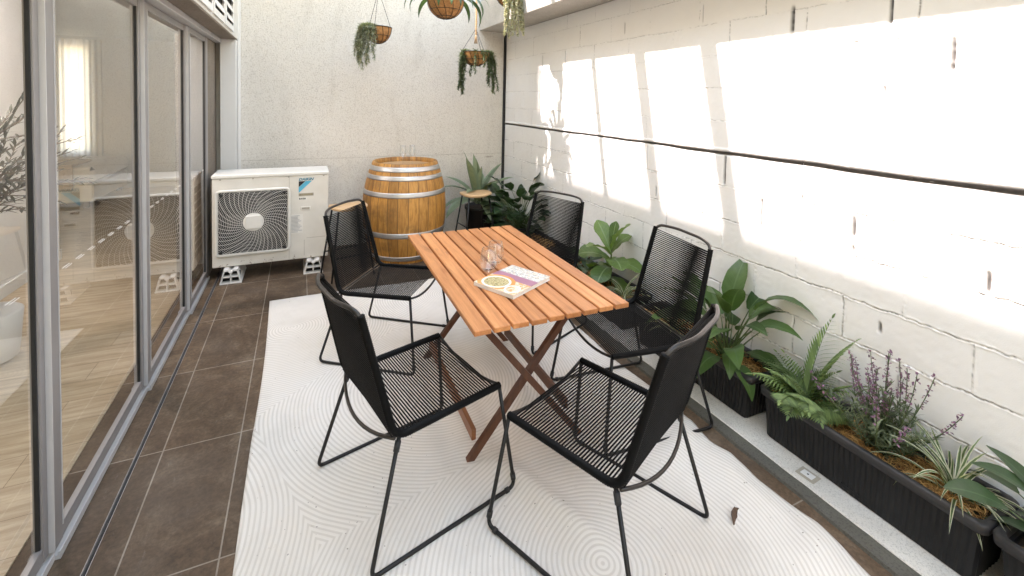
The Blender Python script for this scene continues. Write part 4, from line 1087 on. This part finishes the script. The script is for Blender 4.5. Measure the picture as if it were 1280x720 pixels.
# 3 tall lily
rg = random.Random(21); q = MB(); st = MB()
specs = [(10, 88, .30, .30, .13, .5), (200, 82, .30, .27, .12, .9), (165, 70, .26, .26, .11, 1.0), (140, 60, .22, .25, .11, 1.2), (290, 78, .34, .36, .12, 2.2), (310, 60, .24, .26, .10, 1.1), (335, 50, .24, .26, .10, 1.2),
         (250, 72, .22, .22, .10, 1.3), (230, 55, .18, .20, .10, 1.5), (185, 52, .20, .27, .10, 1.1), (120, 75, .28, .26, .11, .7), (90, 70, .28, .26, .11, .9), (60, 65, .24, .24, .10, 1.0), (40, 55, .2, .22, .09, 1.1),
         (270, 45, .14, .18, .08, 1.4), (215, 40, .12, .18, .08, 1.3), (320, 80, .26, .22, .09, 1.6), (150, 40, .12, .18, .08, 1.4), (300, 35, .14, .2, .08, 1.2), (175, 80, .30, .24, .10, .6),
         (225, 85, .30, .26, .11, .7), (205, 62, .26, .24, .11, 1.2), (130, 68, .25, .28, .11, 1.2), (275, 68, .26, .26, .10, 1.4), (330, 68, .28, .30, .12, 1.5), (190, 35, .15, .22, .10, 1.4), (245, 30, .12, .2, .09, 1.5), (100, 50, .2, .24, .1, 1.3), (160, 60, .24, .3, .11, 1.5), (350, 75, .3, .26, .1, 1.0)]
for (az, el, pl, L, W, bd) in specs:
    petiole_leaf(q, st, (rg.uniform(-.025, .025), rg.uniform(-.025, .025), 0), R(az+rg.uniform(-8, 8)), R(el), pl, L, W, bd, .2, 'lance', rg, .005, 9, .06, .35)
plant('peace_lily', 'tall broad-leaved peace lily with a drooping top leaf, against the white wall', (2.66, -.70, .20), M['lily'], q, st)
# 4 fern
def frond(q, st, base, az, el, L, bend, n=18, wmax=.085):
    p = Vector(base); e = el; pts = [p.copy()]
    for i in range(n):
        t = (i+1)/n; d = Vector((math.cos(az)*math.cos(e), math.sin(az)*math.cos(e), math.sin(e))); p = p+d*L/n; e -= bend/n; pts.append(p.copy())
        if t < .12: continue
        w = wmax*math.sin(math.pi*min(1, (t*.95)**.75+.03))**.9+.006
        for sg in (-1, 1):
            q.leaf(p, az+sg*R(62-18*t), e*.6-.1, w*rg.uniform(.9, 1.1), w*.085+.0045, .55, .15, 3, 'lance', sg*.25)
    q.leaf(p, az, e, .03, .012, .3, .1, 3, 'lance')
    st.tube(pts, [.0024*(1-.8*k/n) for k in range(n+1)], 5)
rg = random.Random(31); q = MB(); st = MB()
for i in range(26):
    az = rg.uniform(0, 2*math.pi); frond(q, st, (rg.uniform(-.03, .03), rg.uniform(-.03, .03), 0), az, R(rg.uniform(38, 80)), rg.uniform(.18, .28), rg.uniform(.6, 1.4))
frond(q, st, (0, 0, 0), R(350), R(86), .44, .5, 21, .11); frond(q, st, (0, 0, 0), R(285), R(66), .36, .9, 18, .085); frond(q, st, (0, 0, 0), R(215), R(58), .27, 1.1, 17, .07); frond(q, st, (0, 0, 0), R(150), R(62), .30, 1.1, 18, .08); frond(q, st, (0, 0, 0), R(300), R(82), .42, .6, 20, .11)
plant('fern', 'feathery green fern spilling over the front planter rim', (2.655, -1.135, .195), M['fern'], q, st)
# 5 lavender
rg = random.Random(41); q = MB(); st = MB(); spikes = []
for i in range(46):
    az = rg.uniform(0, 2*math.pi); el = R(rg.uniform(28, 86)); L = rg.uniform(.14, .30); spike = i < 24
    if spike: L = rg.uniform(.27, .42); el = R(rg.uniform(34, 84)); az = rg.uniform(2.2, 6.9) if i % 2 else az
    fl = MB()
    p = Vector((rg.uniform(-.03, .03), rg.uniform(-.04, .04), 0)); e = el; pts = [p.copy()]; n = 16
    for k in range(n):
        d = Vector((math.cos(az)*math.cos(e), math.sin(az)*math.cos(e), math.sin(e))); p = p+d*L/n; e += .02; pts.append(p.copy()); t = k/n
        if not spike or t < .62:
            for sg in range(3):
                q.leaf(p, az+rg.uniform(-3.1, 3.1), R(rg.uniform(10, 65)), rg.uniform(.028, .055), .0065, .4, .2, 3, 'lance')
        else:
            for sg in range(5):
                rad = .0065*(1.25-t)*2.4
                pp = p+Vector((rg.uniform(-1, 1), rg.uniform(-1, 1), rg.uniform(-1, 1)))*rad
                fl.leaf(pp, rg.uniform(0, 6.3), R(rg.uniform(-20, 80)), .013, .009, .3, .3, 2, 'oval')
    st.tube(pts, [.0016]*(n+1), 4)
    if fl.f: spikes.append(fl)
t = plant('lavender', 'bushy lavender with purple flower spikes between the fern and the spider plant', (2.675, -1.435, .195), M['lavleaf'], q, st)
for fl in spikes: fl.build('flower_spike', M['lavflower'], t, True)
# 6 dark leafy plant at the right edge
rg = random.Random(52); q = MB(); st = MB()
for i in range(16):
    az = rg.uniform(0, 2*math.pi) if i > 4 else R(rg.uniform(70, 130))
    petiole_leaf(q, st, (rg.uniform(-.03, .03), rg.uniform(-.04, .04), 0), az, R(rg.uniform(35, 75)), rg.uniform(.10, .24), rg.uniform(.14, .2), rg.uniform(.06, .085), rg.uniform(.6, 1.4), .2, 'oval', rg)
plant('peace_lily', 'dark leafy plant cut off by the right edge of the view', (2.67, -1.98, .20), M['philo'], q, st)
# 7 agave in a pot
q = MB(); q.lathe([(.15, 0), (.155, .01), (.185, .34), (.195, .345), (.195, .375), (.18, .375), (.175, .33), (.001, .325)], 40, (0, 0, 0), True)
t = thing('plant_pot', 'round black pot holding the agave behind the stool in the far corner', 'pot', (2.44, 2.46, 0)); q.build('pot_shell', M['pot'], t, True)
q = MB(); q.lathe([(.172, .345), (.001, .35)], 24, (0, 0, 0)); q.build('soil', M['soil'], t)
rg = random.Random(61); q = MB()
for (az, el, L, W, bd) in [(100,80,.46,.085,.3),(170,74,.52,.09,.3),(215,70,.5,.09,.5),(20,66,.46,.085,.8),(330,55,.44,.085,1.0),(185,50,.42,.095,1.3),(240,50,.42,.09,1.3),(140,55,.4,.085,1.0),(290,60,.4,.085,1.0),(355,40,.42,.09,1.4),(60,55,.4,.08,1.0),
                          (205,22,.42,.10,1.7),(260,25,.4,.10,1.8),(310,25,.40,.10,1.7),(160,20,.36,.095,1.6),(10,18,.36,.09,1.6),(280,84,.36,.07,.3),(200,86,.42,.08,.2)]:
    q.leaf((rg.uniform(-.02, .02), rg.uniform(-.02, .02), 0), R(az+rg.uniform(-8, 8)), R(min(88, el+5)), L*1.22, W*1.30, bd*.9, .28, 9, 'agave', rg.uniform(-.25, .25), rg.uniform(-.2, .2))
plant('agave', 'grey-green agave with broad pointed leaves, behind the stool in the far corner', (2.37, 2.38, .42), M['agave'], q)

# ================================================================== HANGING BASKETS
def basket(lab, loc, r, dep, top, chainmat='chain', bead=False):
    t = thing('hanging_basket', lab, 'hanging basket', loc, rnd.uniform(0, 2), 'hanging wire baskets')
    q = MB(); pr = [(r*math.cos(a), -dep*math.sin(a)) for a in [math.pi/2*k/10 for k in range(10, -1, -1)]]
    pr[0] = (.002, -dep); q.lathe(pr+[(r-.012, .004), (r-.018, -.02)], 36); q.build('coir_liner', M['liner'], t, True)
    q = MB()
    def ringp(a): rr_ = (r+.004)*math.cos(a); z = -(dep+.004)*math.sin(a); return [(rr_*math.cos(2*math.pi*i/36), rr_*math.sin(2*math.pi*i/36), z) for i in range(37)]
    q.tube(ringp(0), .004, 6, False); q.tube(ringp(.55), .0024, 5, False); q.tube(ringp(1.05), .0024, 5, False)
    for k in range(12):
        a0 = 2*math.pi*k/12; q.tube([((r+.004)*math.cos(a)*math.cos(a0+.25*a), (r+.004)*math.cos(a)*math.sin(a0+.25*a), -(dep+.004)*math.sin(a)) for a in [math.pi/2*i/9 for i in range(10)]], .0024, 5, False)
    q.build('wire_frame', M['black_metal'], t, True)
    hk = top-loc[2]; jn = min(.24 if bead else .36, hk-.02)
    for k in range(3):
        a = 2*math.pi*k/3+.5; A = Vector((r*math.cos(a), r*math.sin(a), .0)); B = Vector((0, 0, jn)); n = int((B-A).length/.011)
        q = MB(); q.tube([A.lerp(B, i/n) for i in range(n+1)], [(.0032 if i % 2 else .0014) for i in range(n+1)], 5); q.build('chain', M[chainmat], t, True)
    q = MB()
    if bead:
        n = int((hk-jn+.10)/.012); q.tube([(0, 0, jn-.06+i*.012) for i in range(n+1)], [(.012 if i % 2 else .007) for i in range(n+1)], 8)
        for k in range(14): a = 2.399*k; q.tube([(0, 0, jn-.05), (.010*math.cos(a), .010*math.sin(a), jn-.09), (.016*math.cos(a), .016*math.sin(a), jn-.15)], .002, 4)
        q.build('macrame_hanger', M['macrame'], t, True)
    else:
        q.tube([(0, 0, jn), (0, 0, hk)], .0022, 5); q.build('hook', M[chainmat], t, True)
    return t
TOP = 2.735
basket('leftmost hanging wire basket, coir lined, with grey plant spilling down one side', (1.23, 2.2, 2.265), .125, .155, TOP)
basket('large coir lined wire basket at the top edge, with dark strap leaves hanging over it', (1.755, 1.7, 2.485), .165, .165, TOP)
basket('coir lined wire basket on a beaded natural cord hanger, with trailing fern', (2.165, 2.0, 2.065), .145, .135, TOP, 'chain', True)
basket('coir lined wire basket above the overhang, hidden behind cream trailing stems', (2.37, 1.64, 2.60), .13, .12, TOP)
def trails(seed, specs, leafmat, loc, label, name, llen, lw, per, rstep=.012, droop=None, r0=.10):
    rg = random.Random(seed); q = MB(); st = MB()
    for (az, out, L) in specs:
        az = R(az); p = Vector((math.cos(az)*r0*rg.uniform(.5, .95), math.sin(az)*r0*rg.uniform(.5, .95), .0)); e = R(55); pts = [p.copy()]; n = int(L/rstep)
        for k in range(n):
            hz = out*max(0, 1-k*rstep/(L*.55)); e = max(-1.5, e-.30)
            d = Vector((math.cos(az)*math.cos(e), math.sin(az)*math.cos(e), math.sin(e))); d += Vector((rg.uniform(-.42, .42), rg.uniform(-.42, .42), 0)); d.normalize()
            if k*rstep < .10+.2*out: pass
            p = p+d*rstep; pts.append(p.copy()); t = k/n
            for s_i in range(per):
                q.leaf(p, rg.uniform(0, 6.28), R(rg.uniform(-60, 40)), llen*rg.uniform(.6, 1.2)*(1-.35*t), lw*rg.uniform(.7, 1.2), .5, .2, 3, 'lance' if lw < llen*.5 else 'oval')
        st.tube(pts, [.0018]*len(pts), 4, False)
    return plant(name, label, loc, M[leafmat], q, st)
trails(71, [(195,.7,.44),(205,.6,.40),(222,.6,.38),(180,.6,.36),(230,.7,.46),(212,.7,.32),(200,.5,.40),(215,.4,.48),(185,.4,.36),(235,.5,.44),(170,.4,.30),(225,.6,.36),(250,.4,.34),(205,.3,.5),(260,.3,.40),(190,.5,.42),(150,.4,.25),(210,.5,.30),(240,.2,.46)], 'greytrail', (1.20, 2.19, 2.26), 'grey-green trailing plant spilling from the leftmost hanging basket', 'trailing_plant', .050, .008, 7)
trails(72, [(186,.6,.48),(190,.55,.52),(182,.6,.44),(345,.5,.46),(340,.45,.48),(335,.5,.44),(185,.6,.50),(175,.5,.46),(195,.6,.42),(350,.5,.42),(5,.6,.30),(340,.4,.50),(275,.3,.22),(250,.4,.30),(15,.6,.36),(300,.4,.32),(90,.4,.3),(200,.4,.2),(330,.4,.2),(60,.3,.2)], 'trail', (2.165, 2.0, 2.06), 'trailing asparagus fern hanging from the beaded basket', 'trailing_fern', .052, .009, 8, r0=.13)
trails(73, [(250,.2,.50),(254,.2,.52),(246,.2,.47),(258,.2,.46),(262,.2,.50),(300,.2,.44),(304,.2,.47),(296,.2,.40),(308,.2,.42),(278,.2,.36),(282,.2,.50),(240,.2,.40)], 'variegated', (2.37, 1.68, 2.60), 'cream variegated trailing plant hanging in front of the overhang', 'trailing_plant', .030, .018, 8, r0=.11)
rg = random.Random(81); q = MB()
for (az, L) in [(190,.46),(215,.4),(240,.30),(300,.34),(330,.42),(350,.46),(10,.5),(170,.4),(120,.4),(60,.4),(265,.26),(280,.3),(200,.36),(345,.36),(30,.4)]:
    q.leaf((.12*math.cos(R(az))*.6, .12*math.sin(R(az))*.6, .0), R(az), R(rg.uniform(30, 60)), L, .060, rg.uniform(2.2, 3.0), .2, 10, 'strap', rg.uniform(-.2, .2), rg.uniform(-.4, .4))
plant('strap_leaf_plant', 'dark green strap-leaved plant drooping from the large basket at the top edge', (1.755, 1.7, 2.48), M['stag'], q)

# ================================================================== SMALL THINGS
t = thing('floor_outlet', 'small ivory outlet plate set in the concrete ledge beside the long planter', 'outlet', (2.508, -1.25, .0225), R(4))
q = MB(); q.bbox(-.030, .030, -.038, .038, 0, .003, .001); q.build('plate', M['outlet'], t); q = MB(); q.bbox(-.017, .017, -.024, .024, .003, .005, .001); q.build('cover', M['white'], t); q = MB(); q.lathe([(.004, .0052), (.004, .0058)], 10, (0, 0, 0), False, True); q.build('hole', M['dark'], t)
q = MB(); q.leaf((-.045, -.02, .006), R(28), R(14), .095, .060, .75, .55, 8, 'oval', .25, .5, .25)
o = q.build('dry_leaf', M['dryleaf'], None, True, (2.06, -1.275, .012)); tag(o, 'curled brown dry leaf lying on the rug near the ledge', 'leaf')
md = o.modifiers.new('thick', 'SOLIDIFY'); md.thickness = .0015
# interior things
def olive():
    t = thing('olive_tree', 'olive tree in a pale pot indoors behind the leftmost glass pane', 'tree', (-1.12, 1.18, .009))
    q = MB(); q.lathe([(.12, 0), (.16, .02), (.18, .28), (.165, .29), (.001, .26)], 28, (0, 0, 0), True); q.build('pot', M['white'], t, True)
    rg = random.Random(91); tr = MB(); q = MB(); tr.tube([(0, 0, .25), (.01, .02, .75), (-.01, .01, 1.30)], [.018, .014, .010], 8)
    for i in range(70):
        z = rg.uniform(.75, 1.30); az = rg.uniform(0, 6.28); el = R(rg.uniform(0, 60)); p = Vector((0, .01, z)); L = rg.uniform(.25, .55); n = 10; pts = [p.copy()]
        for k in range(n):
            d = Vector((math.cos(az)*math.cos(el), math.sin(az)*math.cos(el), math.sin(el))); p = p+d*L/n; el += rg.uniform(-.15, .15); az += rg.uniform(-.1, .1); pts.append(p.copy())
            if k > 1:
                for sg in (-1, 1): q.leaf(p, az+sg*rg.uniform(.5, 1.1), el+rg.uniform(-.3, .3), rg.uniform(.05, .085), .016, .3, .15, 3, 'lance')
        tr.tube(pts, .003, 4)
    tr.build('trunk', M['bark'], t, True); q.build('crown', M['olive'], t, True)
olive()
t = thing('bed', 'white bed with a fringed beige throw by the bedroom window', 'bed', (-2.75, 5.9, .009))
q = MB(); q.bbox(-.9, .75, -.35, 1.0, .08, .32, .02); q.build('bed_base', M['linen'], t)
q = MB(); q.bbox(-.92, .77, -.37, 1.02, .325, .56, .05); q.build('mattress', M['linen'], t, True)
q = MB(); q.bbox(-.5, .55, -.40, .25, .565, .60, .012); q.bbox(-.5, .55, -.402, -.372, .25, .60, .01); q.build('throw', M['throw'], t)
q = MB()
for sx in (-.8, .66):
    for sy in (-.3, .92): q.bbox(sx-.03, sx+.03, sy-.03, sy+.03, 0, .078, .005)
q.build('leg', M['bark'], t)
t = thing('ceiling_lamp', 'round lit ceiling lamp indoors above the olive tree', 'lamp', (-1.05, 1.45, 2.449))
q = MB(); q.lathe([(.17, -.001), (.18, -.012), (.18, -.03)], 36, (0, 0, 0), True); q.build('lamp_base', M['white'], t, True)
q = MB(); q.lathe([(.172, -.031), (.165, -.06), (.12, -.085), (.001, -.095)], 36, (0, 0, 0)); q.build('diffuser', mat_emit('lamp_glow', (1, .96, .90), 14.0), t, True)
